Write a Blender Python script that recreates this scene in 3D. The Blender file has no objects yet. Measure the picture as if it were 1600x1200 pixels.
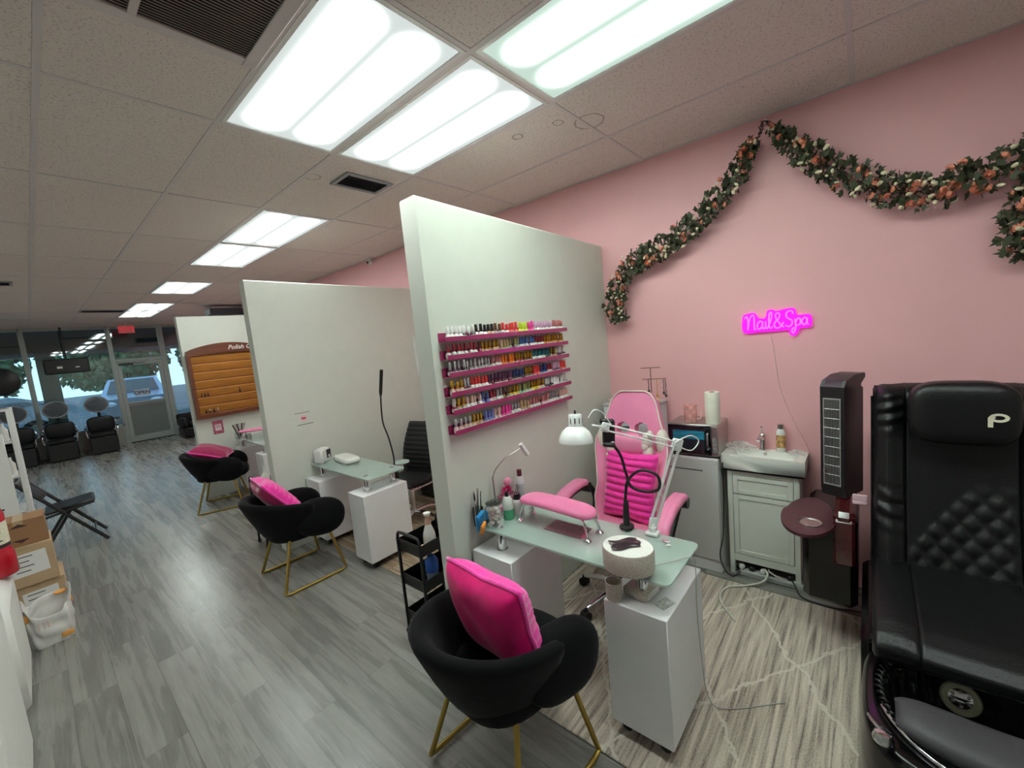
import bpy, bmesh, math, random
from mathutils import Vector, Matrix, Euler
random.seed(7)
C = bpy.context.scene
COL = C.collection
PI = math.pi
R = math.radians

# ------------------------------------------------------------------ materials
MATS = {}
def srgb(c):
    return tuple(((v/255)/12.92 if v/255 <= .04045 else ((v/255+.055)/1.055)**2.4) for v in c)
def newmat(name):
    m = bpy.data.materials.new(name); m.use_nodes = True
    nt = m.node_tree; b = nt.nodes['Principled BSDF']
    return m, nt, b
def mat(name, rgb, rough=.5, metal=0., spec=.5, var=.06, vscale=8., bump=0., bscale=60., emit=None, es=0., coat=0., alpha=1., trans=0., sheen=0., stretch=(1,1,1)):
    if name in MATS: return MATS[name]
    m, nt, b = newmat(name); N = nt.nodes; L = nt.links
    col = srgb(rgb)
    tc = N.new('ShaderNodeTexCoord'); mp = N.new('ShaderNodeMapping'); mp.inputs['Scale'].default_value = stretch
    L.new(tc.outputs['Object'], mp.inputs['Vector'])
    nz = N.new('ShaderNodeTexNoise'); nz.inputs['Scale'].default_value = vscale; nz.inputs['Detail'].default_value = 3
    L.new(mp.outputs['Vector'], nz.inputs['Vector'])
    rp = N.new('ShaderNodeValToRGB')
    rp.color_ramp.elements[0].position = .3; rp.color_ramp.elements[1].position = .7
    rp.color_ramp.elements[0].color = tuple(c*(1-var) for c in col)+(1,)
    rp.color_ramp.elements[1].color = tuple(min(1, c*(1+var)) for c in col)+(1,)
    L.new(nz.outputs['Fac'], rp.inputs['Fac']); L.new(rp.outputs['Color'], b.inputs['Base Color'])
    b.inputs['Roughness'].default_value = rough; b.inputs['Metallic'].default_value = metal
    b.inputs['Specular IOR Level'].default_value = spec
    b.inputs['Coat Weight'].default_value = coat; b.inputs['Coat Roughness'].default_value = .08
    b.inputs['Alpha'].default_value = alpha; b.inputs['Transmission Weight'].default_value = trans
    if sheen: b.inputs['Sheen Weight'].default_value = sheen; b.inputs['Sheen Roughness'].default_value = .4
    if bump:
        n2 = N.new('ShaderNodeTexNoise'); n2.inputs['Scale'].default_value = bscale; n2.inputs['Detail'].default_value = 4
        L.new(mp.outputs['Vector'], n2.inputs['Vector'])
        bp = N.new('ShaderNodeBump'); bp.inputs['Strength'].default_value = bump; bp.inputs['Distance'].default_value = .01
        L.new(n2.outputs['Fac'], bp.inputs['Height']); L.new(bp.outputs['Normal'], b.inputs['Normal'])
    if emit:
        b.inputs['Emission Color'].default_value = srgb(emit)+(1,); b.inputs['Emission Strength'].default_value = es
    MATS[name] = m
    return m
def glassmat(name, rgb, tint_strength=.5, rough=.05, refl=.12):
    """pane glass: see-through with a tint and a mirror-like coat"""
    if name in MATS: return MATS[name]
    m = bpy.data.materials.new(name); m.use_nodes = True; nt = m.node_tree; N = nt.nodes; L = nt.links
    N.clear(); out = N.new('ShaderNodeOutputMaterial')
    tr = N.new('ShaderNodeBsdfTransparent'); gl = N.new('ShaderNodeBsdfGlossy'); mx = N.new('ShaderNodeMixShader')
    nz = N.new('ShaderNodeTexNoise'); nz.inputs['Scale'].default_value = 3
    tc = N.new('ShaderNodeTexCoord'); L.new(tc.outputs['Object'], nz.inputs['Vector'])
    rp = N.new('ShaderNodeValToRGB'); c = srgb(rgb)
    rp.color_ramp.elements[0].color = tuple(v*.97 for v in c)+(1,); rp.color_ramp.elements[1].color = c+(1,)
    L.new(nz.outputs['Fac'], rp.inputs['Fac']); L.new(rp.outputs['Color'], tr.inputs['Color'])
    gl.inputs['Roughness'].default_value = rough
    fr = N.new('ShaderNodeLayerWeight'); fr.inputs['Blend'].default_value = .28
    ad = N.new('ShaderNodeMath'); ad.operation = 'MULTIPLY_ADD'; ad.inputs[1].default_value = 1.; ad.inputs[2].default_value = refl
    ad.use_clamp = True
    L.new(fr.outputs['Fresnel'], ad.inputs[0]); L.new(ad.outputs[0], mx.inputs['Fac'])
    L.new(tr.outputs[0], mx.inputs[1]); L.new(gl.outputs[0], mx.inputs[2]); L.new(mx.outputs[0], out.inputs['Surface'])
    MATS[name] = m
    return m

def N_(nt, t, **kw):
    n = nt.nodes.new(t)
    for k, v in kw.items(): setattr(n, k, v)
    return n
def math_(nt, op, a, b=None, c=None, clamp=False):
    n = nt.nodes.new('ShaderNodeMath'); n.operation = op; n.use_clamp = clamp
    for i, v in enumerate((a, b, c)):
        if v is None: continue
        if isinstance(v, (int, float)): n.inputs[i].default_value = v
        else: nt.links.new(v, n.inputs[i])
    return n.outputs[0]
def mixc(nt, f, a, b, mode='MIX'):
    n = nt.nodes.new('ShaderNodeMix'); n.data_type = 'RGBA'; n.blend_type = mode
    for i, v in ((0, f), (6, a), (7, b)):
        if isinstance(v, (int, float)): n.inputs[i].default_value = v
        elif isinstance(v, tuple): n.inputs[i].default_value = v if len(v) == 4 else v+(1,)
        else: nt.links.new(v, n.inputs[i])
    return n.outputs[2]

def wood_floor(name, ca, cb, cc, pw=.18, pl=1.22, rough=.27, swap=True):
    m, nt, b = newmat(name); L = nt.links
    tc = N_(nt, 'ShaderNodeTexCoord'); sp = N_(nt, 'ShaderNodeSeparateXYZ'); L.new(tc.outputs['Object'], sp.inputs[0])
    cb_ = N_(nt, 'ShaderNodeCombineXYZ')
    L.new(sp.outputs['Y' if swap else 'X'], cb_.inputs[0]); L.new(sp.outputs['X' if swap else 'Y'], cb_.inputs[1])
    br = N_(nt, 'ShaderNodeTexBrick'); br.offset = .37; br.squash = 1
    br.inputs['Scale'].default_value = 1; br.inputs['Brick Width'].default_value = pl; br.inputs['Row Height'].default_value = pw
    br.inputs['Mortar Size'].default_value = .0018; br.inputs['Mortar Smooth'].default_value = .3; br.inputs['Bias'].default_value = 0
    br.inputs['Color1'].default_value = (0, 0, 0, 1); br.inputs['Color2'].default_value = (1, 1, 1, 1); br.inputs['Mortar'].default_value = (.5, .5, .5, 1)
    L.new(cb_.outputs[0], br.inputs['Vector'])
    # grain: stretched noise displaced per plank
    sc = N_(nt, 'ShaderNodeVectorMath', operation='MULTIPLY'); sc.inputs[1].default_value = (.75, 13, 1)
    L.new(cb_.outputs[0], sc.inputs[0])
    off = N_(nt, 'ShaderNodeVectorMath', operation='ADD'); L.new(sc.outputs[0], off.inputs[0])
    of2 = N_(nt, 'ShaderNodeVectorMath', operation='SCALE'); of2.inputs['Scale'].default_value = 13
    L.new(br.outputs['Color'], of2.inputs[0]); L.new(of2.outputs[0], off.inputs[1])
    n1 = N_(nt, 'ShaderNodeTexNoise'); n1.inputs['Scale'].default_value = 1.3; n1.inputs['Detail'].default_value = 7; n1.inputs['Distortion'].default_value = .7; n1.inputs['Roughness'].default_value = .6
    L.new(off.outputs[0], n1.inputs['Vector'])
    n2 = N_(nt, 'ShaderNodeTexNoise'); n2.inputs['Scale'].default_value = 9; n2.inputs['Detail'].default_value = 4
    L.new(off.outputs[0], n2.inputs['Vector'])
    rp = N_(nt, 'ShaderNodeValToRGB'); cr = rp.color_ramp
    cr.elements[0].position = .32; cr.elements[0].color = srgb(ca)+(1,)
    cr.elements[1].position = .68; cr.elements[1].color = srgb(cc)+(1,)
    e = cr.elements.new(.5); e.color = srgb(cb)+(1,)
    f = math_(nt, 'MULTIPLY_ADD', n2.outputs['Fac'], .3, math_(nt, 'MULTIPLY', n1.outputs['Fac'], .7))
    L.new(f, rp.inputs['Fac'])
    vr = math_(nt, 'MULTIPLY_ADD', br.outputs['Color'], .22, .88)
    c1 = mixc(nt, 1., rp.outputs['Color'], vr, 'MULTIPLY')
    c2 = mixc(nt, math_(nt, 'MULTIPLY', br.outputs['Fac'], .6), c1, srgb((60, 60, 56)))
    L.new(c2, b.inputs['Base Color'])
    L.new(math_(nt, 'MULTIPLY_ADD', n1.outputs['Fac'], .15, rough-.07), b.inputs['Roughness'])
    bp = N_(nt, 'ShaderNodeBump'); bp.inputs['Strength'].default_value = .12; bp.inputs['Distance'].default_value = .003
    L.new(f, bp.inputs['Height']); L.new(bp.outputs['Normal'], b.inputs['Normal'])
    return m

def ceiling_mat(name, rgb):
    m, nt, b = newmat(name); L = nt.links
    tc = N_(nt, 'ShaderNodeTexCoord')
    v = N_(nt, 'ShaderNodeTexNoise'); v.inputs['Scale'].default_value = 95; v.inputs['Detail'].default_value = 3; L.new(tc.outputs['Object'], v.inputs['Vector'])
    rp = N_(nt, 'ShaderNodeValToRGB'); rp.color_ramp.elements[0].position = .34; rp.color_ramp.elements[1].position = .45
    c = srgb(rgb); rp.color_ramp.elements[0].color = tuple(x*.72 for x in c)+(1,); rp.color_ramp.elements[1].color = c+(1,)
    L.new(v.outputs['Fac'], rp.inputs['Fac'])
    # water stain rings
    col = rp.outputs['Color']
    for (x, y, r, w) in ((1.56, -.03, .085, .011), (1.36, .36, .032, .012), (1.42, .10, .03, .008), (.66, 1.62, .05, .008)):
        d = N_(nt, 'ShaderNodeVectorMath', operation='DISTANCE'); d.inputs[1].default_value = (x, y, 0)
        n3 = N_(nt, 'ShaderNodeTexNoise'); n3.inputs['Scale'].default_value = 25; L.new(tc.outputs['Object'], n3.inputs['Vector'])
        sp = N_(nt, 'ShaderNodeSeparateXYZ'); L.new(tc.outputs['Object'], sp.inputs[0])
        cb = N_(nt, 'ShaderNodeCombineXYZ'); L.new(sp.outputs[0], cb.inputs[0]); L.new(sp.outputs[1], cb.inputs[1])
        L.new(cb.outputs[0], d.inputs[0])
        dd = math_(nt, 'ADD', d.outputs['Value'], math_(nt, 'MULTIPLY', n3.outputs['Fac'], .02))
        ring = math_(nt, 'LESS_THAN', math_(nt, 'ABSOLUTE', math_(nt, 'SUBTRACT', dd, r+.01)), w/2)
        col = mixc(nt, math_(nt, 'MULTIPLY', ring, .5), col, srgb((120, 100, 85)))
    L.new(col, b.inputs['Base Color']); b.inputs['Roughness'].default_value = .95
    b.inputs['Specular IOR Level'].default_value = .1
    bp = N_(nt, 'ShaderNodeBump'); bp.inputs['Strength'].default_value = .4; bp.inputs['Distance'].default_value = .004
    L.new(v.outputs['Fac'], bp.inputs['Height']); L.new(bp.outputs['Normal'], b.inputs['Normal'])
    return m

def rug_mat(name):
    m, nt, b = newmat(name); L = nt.links
    tc = N_(nt, 'ShaderNodeTexCoord'); sp = N_(nt, 'ShaderNodeSeparateXYZ'); L.new(tc.outputs['Object'], sp.inputs[0])
    # streaks run along x
    mp = N_(nt, 'ShaderNodeMapping'); mp.inputs['Scale'].default_value = (1.0, 24, 1); L.new(tc.outputs['Object'], mp.inputs['Vector'])
    n1 = N_(nt, 'ShaderNodeTexNoise'); n1.inputs['Scale'].default_value = 2.2; n1.inputs['Detail'].default_value = 6; n1.inputs['Distortion'].default_value = .5
    L.new(mp.outputs[0], n1.inputs['Vector'])
    n2 = N_(nt, 'ShaderNodeTexNoise'); n2.inputs['Scale'].default_value = 170; n2.inputs['Detail'].default_value = 2; L.new(tc.outputs['Object'], n2.inputs['Vector'])
    f = math_(nt, 'MULTIPLY_ADD', n2.outputs['Fac'], .3, math_(nt, 'MULTIPLY', n1.outputs['Fac'], .75))
    rp = N_(nt, 'ShaderNodeValToRGB'); cr = rp.color_ramp
    cr.elements[0].position = .36; cr.elements[0].color = srgb((118, 107, 99))+(1,)
    cr.elements[1].position = .66; cr.elements[1].color = srgb((218, 206, 191))+(1,)
    e = cr.elements.new(.5); e.color = srgb((184, 172, 158))+(1,)
    L.new(f, rp.inputs['Fac'])
    # wobbly diamond lattice
    n3 = N_(nt, 'ShaderNodeTexNoise'); n3.inputs['Scale'].default_value = 5; n3.inputs['Detail'].default_value = 7; n3.inputs['Roughness'].default_value = .68; L.new(tc.outputs['Object'], n3.inputs['Vector'])
    wob = math_(nt, 'MULTIPLY', math_(nt, 'SUBTRACT', n3.outputs['Fac'], .5), .32)
    msk = None
    for s in (1, -1):
        t = math_(nt, 'ADD', math_(nt, 'MULTIPLY_ADD', sp.outputs[1], 1.75*s, math_(nt, 'MULTIPLY', sp.outputs[0], 1.15)), wob)
        fr = math_(nt, 'FRACT', math_(nt, 'ADD', t, 10.3))
        k = math_(nt, 'LESS_THAN', math_(nt, 'ABSOLUTE', math_(nt, 'SUBTRACT', fr, .5)), .017)
        msk = k if msk is None else math_(nt, 'MAXIMUM', msk, k)
    msk = math_(nt, 'MULTIPLY', msk, math_(nt, 'MULTIPLY_ADD', n2.outputs['Fac'], .6, .45), clamp=True)
    c = mixc(nt, msk, rp.outputs['Color'], srgb((218, 211, 198)))
    L.new(c, b.inputs['Base Color']); b.inputs['Roughness'].default_value = .95; b.inputs['Specular IOR Level'].default_value = .1
    bp = N_(nt, 'ShaderNodeBump'); bp.inputs['Strength'].default_value = .5; bp.inputs['Distance'].default_value = .006
    L.new(math_(nt, 'ADD', f, math_(nt, 'MULTIPLY', msk, .5)), bp.inputs['Height']); L.new(bp.outputs['Normal'], b.inputs['Normal'])
    return m

def panel_light(name, tint, base=.215, band=9.5):
    """backlit prismatic diffuser: two tubes glow through it"""
    m = bpy.data.materials.new(name); m.use_nodes = True; nt = m.node_tree; L = nt.links; nt.nodes.clear()
    out = N_(nt, 'ShaderNodeOutputMaterial'); em = N_(nt, 'ShaderNodeEmission')
    tc = N_(nt, 'ShaderNodeTexCoord'); sp = N_(nt, 'ShaderNodeSeparateXYZ'); L.new(tc.outputs['Object'], sp.inputs[0])
    ax = math_(nt, 'ABSOLUTE', sp.outputs[0]); ay = math_(nt, 'ABSOLUTE', sp.outputs[1])
    dx = math_(nt, 'SUBTRACT', ax, .125)
    dy = math_(nt, 'MAXIMUM', math_(nt, 'SUBTRACT', ay, .45), 0)
    d = math_(nt, 'SQRT', math_(nt, 'ADD', math_(nt, 'MULTIPLY', dx, dx), math_(nt, 'MULTIPLY', dy, dy)))
    g = math_(nt, 'EXPONENT', math_(nt, 'MULTIPLY', math_(nt, 'POWER', math_(nt, 'DIVIDE', d, .062), 2.6), -1))  # bright bands painted where tubes would sit, none are modelled
    w = N_(nt, 'ShaderNodeTexWave'); w.inputs['Scale'].default_value = 60; L.new(tc.outputs['Object'], w.inputs['Vector'])
    s = math_(nt, 'MULTIPLY_ADD', g, band, math_(nt, 'MULTIPLY_ADD', w.outputs['Fac'], .06, base))
    em.inputs['Color'].default_value = srgb(tint)+(1,)
    L.new(s, em.inputs['Strength']); L.new(em.outputs[0], out.inputs['Surface'])
    return m

def emat(name, rgb, s):
    if name in MATS: return MATS[name]
    return mat(name, rgb, .5, emit=rgb, es=s)

# ------------------------------------------------------------------ mesh builder
def rotm(e): return Euler(e).to_matrix().to_4x4()
class MB:
    def __init__(s): s.v = []; s.f = []; s.m = []
    def add(s, vs, fs, M=None, mi=0):
        o = len(s.v)
        for v in vs:
            v = Vector(v)
            s.v.append(M @ v if M is not None else v)
        for f in fs: s.f.append([i+o for i in f]); s.m.append(mi)
        return s
    def box(s, c, d, rot=None, bev=0., mi=0):
        hx, hy, hz = d[0]/2, d[1]/2, d[2]/2
        M = Matrix.Translation(c) @ (rotm(rot) if rot else Matrix())
        if bev <= 0:
            vs = [(x*hx, y*hy, z*hz) for x in (-1, 1) for y in (-1, 1) for z in (-1, 1)]
            fs = [(0, 1, 3, 2), (4, 6, 7, 5), (0, 4, 5, 1), (2, 3, 7, 6), (0, 2, 6, 4), (1, 5, 7, 3)]
            return s.add(vs, fs, M, mi)
        b = min(bev, hx*.98, hy*.98, hz*.98)
        vs = []; idx = {}
        for sx in (-1, 1):
            for sy in (-1, 1):
                for sz in (-1, 1):
                    for a in range(3):
                        p = [sx*(hx-b), sy*(hy-b), sz*(hz-b)]
                        p[a] = (sx*hx, sy*hy, sz*hz)[a]
                        idx[(sx, sy, sz, a)] = len(vs); vs.append(p)
        fs = []
        I = lambda x, y, z, a: idx[(x, y, z, a)]
        for q in (-1, 1):
            fs.append([I(q, -1, -1, 0), I(q, 1, -1, 0), I(q, 1, 1, 0), I(q, -1, 1, 0)])
            fs.append([I(-1, q, -1, 1), I(1, q, -1, 1), I(1, q, 1, 1), I(-1, q, 1, 1)])
            fs.append([I(-1, -1, q, 2), I(1, -1, q, 2), I(1, 1, q, 2), I(-1, 1, q, 2)])
            for r in (-1, 1):
                fs.append([I(q, r, -1, 0), I(q, r, 1, 0), I(q, r, 1, 1), I(q, r, -1, 1)])
                fs.append([I(q, -1, r, 0), I(q, 1, r, 0), I(q, 1, r, 2), I(q, -1, r, 2)])
                fs.append([I(-1, q, r, 1), I(1, q, r, 1), I(1, q, r, 2), I(-1, q, r, 2)])
        for x in (-1, 1):
            for y in (-1, 1):
                for z in (-1, 1): fs.append([I(x, y, z, 0), I(x, y, z, 1), I(x, y, z, 2)])
        return s.add(vs, fs, M, mi)
    def b2(s, x0, x1, y0, y1, z0, z1, bev=0., mi=0):
        return s.box(((x0+x1)/2, (y0+y1)/2, (z0+z1)/2), (abs(x1-x0), abs(y1-y0), abs(z1-z0)), None, bev, mi)
    def cyl(s, p0, p1, r0, r1=None, n=16, mi=0, cap=True):
        p0 = Vector(p0); p1 = Vector(p1); r1 = r0 if r1 is None else r1
        d = (p1-p0); z = d.normalized(); u = z.orthogonal().normalized(); w = z.cross(u)
        vs = []
        for p, r in ((p0, r0), (p1, r1)):
            for i in range(n):
                a = 2*PI*i/n; vs.append(p+u*(r*math.cos(a))+w*(r*math.sin(a)))
        fs = [[i, (i+1) % n, n+(i+1) % n, n+i] for i in range(n)]
        if cap: fs += [list(range(n))[::-1], list(range(n, 2*n))]
        return s.add(vs, fs, None, mi)
    def tube(s, pts, r, n=8, closed=False, mi=0):
        pts = [Vector(p) for p in pts]; k = len(pts)
        rr = r if isinstance(r, (list, tuple)) else [r]*k
        vs = []; up = None
        for i, p in enumerate(pts):
            a = pts[(i-1) % k] if (closed or i > 0) else p
            b = pts[(i+1) % k] if (closed or i < k-1) else p
            t = (b-a).normalized()
            if up is None: up = t.orthogonal().normalized()
            up = (up-t*up.dot(t))
            up = up.normalized() if up.length > 1e-6 else t.orthogonal().normalized()
            w = t.cross(up)
            for j in range(n):
                an = 2*PI*j/n; vs.append(p+up*(rr[i]*math.cos(an))+w*(rr[i]*math.sin(an)))
        fs = []
        for i in range(k if closed else k-1):
            a = i*n; b = ((i+1) % k)*n
            for j in range(n): fs.append([a+j, a+(j+1) % n, b+(j+1) % n, b+j])
        if not closed: fs += [list(range(n))[::-1], list(range((k-1)*n, k*n))]
        return s.add(vs, fs, None, mi)
    def lathe(s, prof, c=(0, 0, 0), n=24, M=None, mi=0, sx=1, sy=1):
        vs = []; fs = []; k = len(prof)
        for r, z in prof:
            for i in range(n):
                a = 2*PI*i/n; vs.append((c[0]+r*sx*math.cos(a), c[1]+r*sy*math.sin(a), c[2]+z))
        for q in range(k-1):
            for i in range(n): fs.append([q*n+i, q*n+(i+1) % n, (q+1)*n+(i+1) % n, (q+1)*n+i])
        if prof[0][0] > 1e-6: fs.append(list(range(n))[::-1])
        if prof[-1][0] > 1e-6: fs.append(list(range((k-1)*n, k*n)))
        return s.add(vs, fs, M, mi)
    def ell(s, c, r, n=16, m=10, M=None, mi=0, p=1., q=1.):
        vs = []; fs = []
        sg = lambda x, e: math.copysign(abs(x)**e, x)
        for j in range(m+1):
            ph = -PI/2+PI*j/m
            for i in range(n):
                th = 2*PI*i/n
                vs.append((c[0]+r[0]*sg(math.cos(ph), q)*sg(math.cos(th), p), c[1]+r[1]*sg(math.cos(ph), q)*sg(math.sin(th), p), c[2]+r[2]*sg(math.sin(ph), q)))
        for j in range(m):
            for i in range(n): fs.append([j*n+i, j*n+(i+1) % n, (j+1)*n+(i+1) % n, (j+1)*n+i])
        return s.add(vs, fs, M, mi)
    def prism(s, poly, h, M=None, mi=0, b=0.):
        """polygon in xy extruded 0..h along z"""
        n = len(poly); vs = [(x, y, 0) for x, y in poly]+[(x, y, h) for x, y in poly]
        fs = [list(range(n))[::-1], list(range(n, 2*n))]+[[i, (i+1) % n, n+(i+1) % n, n+i] for i in range(n)]
        return s.add(vs, fs, M, mi)
    def grid(s, fn, nu, nv, cu=False, cv=False, mi=0, M=None, skip=None):
        vs = [fn(i/(nu if cu else nu-1), j/(nv if cv else nv-1)) for j in range(nv) for i in range(nu)]
        fs = []
        for j in range(nv if cv else nv-1):
            for i in range(nu if cu else nu-1):
                if skip and skip((i+.5)/(nu-1), (j+.5)/(nv-1)): continue
                fs.append([j*nu+i, j*nu+(i+1) % nu, ((j+1) % nv)*nu+(i+1) % nu, ((j+1) % nv)*nu+i])
        return s.add(vs, fs, M, mi)
    def build(s, name, mats, parent=None, world=False, sharp=38, weld=True, xf=None):
        if not isinstance(mats, (list, tuple)): mats = [mats]
        vs = s.v
        loc = Vector((0, 0, 0))
        if xf is not None: vs = [xf @ v for v in vs]
        if parent is None:
            xs = [v.x for v in vs]; ys = [v.y for v in vs]; zs = [v.z for v in vs]
            loc = Vector(((min(xs)+max(xs))/2, (min(ys)+max(ys))/2, min(zs)))
            vs = [v-loc for v in vs]
        elif world:
            Mi = wm(parent).inverted(); vs = [Mi @ v for v in vs]
        me = bpy.data.meshes.new(name); me.from_pydata([tuple(v) for v in vs], [], s.f)
        for m in mats: me.materials.append(m)
        for p, k in zip(me.polygons, s.m): p.material_index = k
        bm = bmesh.new(); bm.from_mesh(me)
        if weld: bmesh.ops.remove_doubles(bm, verts=bm.verts, dist=1e-6)
        bmesh.ops.recalc_face_normals(bm, faces=bm.faces)
        cs = R(sharp)
        for e in bm.edges:
            if len(e.link_faces) == 2 and e.calc_face_angle(0) > cs: e.smooth = False
        for f in bm.faces: f.smooth = True
        bm.to_mesh(me); bm.free()
        o = bpy.data.objects.new(name, me); COL.objects.link(o); o.location = loc
        if parent is not None: o.parent = parent
        return o
def wm(o):
    M = Matrix.LocRotScale(o.location, o.rotation_euler, o.scale)
    return (wm(o.parent) @ M) if o.parent else M
def tag(o, label=None, cat=None, group=None, kind=None):
    if label: o['label'] = label
    if cat: o['category'] = cat
    if group: o['group'] = group
    if kind: o['kind'] = kind
    return o
def thing(name, label, cat, loc=(0, 0, 0), rz=0., group=None, rot=None):
    o = bpy.data.objects.new(name, None); COL.objects.link(o); o.empty_display_size = .05
    o.location = loc; o.rotation_euler = rot or (0, 0, rz)
    return tag(o, label, cat, group)
KIDS = {}
def dup(o, parent=None, **kw):
    c = o.copy(); COL.objects.link(c)
    if parent is not None: c.parent = parent
    for k in [x for x in bpy.data.objects if x.parent == o and x != c]: dup(k, c)
    return c
def struct(mb, name, m, label=None, parent=None, world=True, **kw):
    o = mb.build(name, m, parent, world, **kw)
    if parent is None: o['kind'] = 'structure'
    if label: o['label'] = label
    return o
def spline(pts, n=8, closed=False):
    P = [Vector(p) for p in pts]; out = []; k = len(P)
    rng = range(k) if closed else range(k-1)
    for i in rng:
        p0 = P[(i-1) % k] if (closed or i > 0) else P[0]*2-P[1]
        p1 = P[i]; p2 = P[(i+1) % k]
        p3 = P[(i+2) % k] if (closed or i < k-2) else P[k-1]*2-P[k-2]
        for j in range(n):
            t = j/n
            out.append(.5*((2*p1)+(-p0+p2)*t+(2*p0-5*p1+4*p2-p3)*t*t+(-p0+3*p1-3*p2+p3)*t**3))
    if not closed: out.append(P[-1])
    return out
def interp(x, T):
    if x <= T[0][0]: return T[0][1]
    for (a, va), (b, vb) in zip(T, T[1:]):
        if x <= b:
            t = (x-a)/(b-a); return va+(vb-va)*t
    return T[-1][1]
def text_mesh(name, body, size, m, parent, M, ext=.001, align='CENTER', shear=0., bold=0.):
    cu = bpy.data.curves.new(name+'_c', 'FONT'); cu.body = body; cu.size = size; cu.extrude = ext; cu.align_x = align; cu.align_y = 'CENTER'; cu.shear = shear; cu.offset = bold; cu.resolution_u = 3
    to = bpy.data.objects.new(name+'_t', cu); COL.objects.link(to)
    dg = bpy.context.evaluated_depsgraph_get(); me = bpy.data.meshes.new_from_object(to.evaluated_get(dg))
    bpy.data.objects.remove(to); bpy.data.curves.remove(cu)
    me.transform(M); me.materials.clear(); me.materials.append(m)
    o = bpy.data.objects.new(name, me); COL.objects.link(o)
    if parent is not None:
        me.transform(wm(parent).inverted()); o.parent = parent
    return o
# orientation for things flat on a plane: columns = right, up, normal
def plane_mat(o, right, up):
    r = Vector(right).normalized(); u = Vector(up).normalized(); n = r.cross(u)
    return Matrix(((r.x, u.x, n.x, o[0]), (r.y, u.y, n.y, o[1]), (r.z, u.z, n.z, o[2]), (0, 0, 0, 1)))

# ------------------------------------------------------------------ palette
WALLW = mat('white_paint', (214, 217, 207), .45, var=.02, bump=.05, bscale=40)
PINKW = mat('pink_paint', (230, 174, 177), .55, var=.03, vscale=2, bump=.05, bscale=60)
GREYW = mat('grey_paint', (205, 205, 198), .6, var=.03)
FLOOR = wood_floor('grey_vinyl_plank', (100, 99, 94), (129, 128, 122), (153, 152, 144))
BEIGEF = wood_floor('beige_vinyl_plank', (124, 104, 84), (158, 140, 116), (186, 172, 148), pw=.16, pl=.95)
CEIL = ceiling_mat('mineral_fibre_tile', (228, 219, 212))
GRIDM = mat('ceiling_grid_metal', (212, 206, 204), .5, var=.03)
DARKGAP = mat('ceiling_void', (30, 28, 28), .9)
WLAM = mat('white_laminate', (232, 231, 232), .38, var=.02, bump=.03, bscale=200)
WPLAS = mat('white_plastic', (226, 226, 222), .35, var=.02)
WMET = mat('white_enamel_metal', (232, 232, 230), .25, var=.02, coat=.4)
CHROME = mat('chrome', (225, 225, 228), .12, metal=1., var=.03)
STEEL = mat('brushed_steel', (188, 186, 180), .32, metal=1., var=.05, stretch=(1, 1, 12))
GOLD = mat('brushed_gold', (178, 150, 78), .3, metal=1., var=.08)
BLK = mat('black_plastic', (22, 22, 23), .4, var=.1)
BLKM = mat('black_metal', (20, 20, 21), .45, var=.1)
BLEATH = mat('black_leather', (13, 13, 15), .42, var=.12, bump=.14, bscale=90, spec=.4)
BVELV = mat('black_velvet', (11, 11, 13), .85, var=.15, spec=.15, sheen=.06, bump=.15, bscale=50)
RUBBER = mat('black_rubber', (18, 18, 18), .7)
HOTP = mat('magenta_velvet', (208, 6, 104), .6, var=.22, vscale=9, spec=.2, sheen=.3)
RIBP = mat('hot_pink_plush', (255, 52, 168), .8, var=.12, vscale=30, sheen=.8, bump=.4, bscale=140)
DARKP = mat('raspberry_velvet', (158, 18, 80), .7, var=.15, sheen=.4)
PINKL = mat('pink_leather', (236, 140, 178), .4, var=.04, bump=.1, bscale=120)
PINKD = mat('pink_leather_shade', (226, 126, 164), .45, var=.05, bump=.1, bscale=120)
CREAM = mat('cream_leather', (226, 216, 204), .45, var=.03)
GREENG = mat('green_frosted_glass', (184, 206, 196), .12, var=.03, alpha=.56, spec=.6)
MAGACR = mat('magenta_acrylic', (158, 50, 98), .25, var=.06, coat=.5)
CLEAR = glassmat('clear_plastic', (236, 240, 238), rough=.08, refl=.06)
WINDOW = glassmat('storefront_glass', (205, 222, 224), rough=.02, refl=.10)
MAHOG = mat('mahogany_wood', (104, 52, 28), .35, var=.25, vscale=5, stretch=(1, 1, 8), coat=.3)
HONEY = mat('honey_wood', (206, 142, 66), .45, var=.12, vscale=6, stretch=(1, 8, 1))
ALU = mat('aluminium_frame', (150, 158, 156), .4, metal=.3, var=.04)
CARD = mat('brown_cardboard', (152, 112, 78), .8, var=.06)
CARD2 = mat('tan_cardboard', (186, 158, 124), .8, var=.05)
PAPER = mat('paper_label', (228, 226, 222), .7, var=.03)
INK = mat('dark_ink', (48, 44, 46), .7)
VANITY = mat('sage_white_paint', (206, 210, 200), .4, var=.02)
CERAM = mat('white_ceramic', (232, 233, 226), .12, var=.01, coat=.5)
BURG = mat('burgundy_lacquer', (70, 14, 18), .16, var=.15, coat=.7)
BURGT = mat('burgundy_tray', (74, 40, 44), .35, var=.08)

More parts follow.
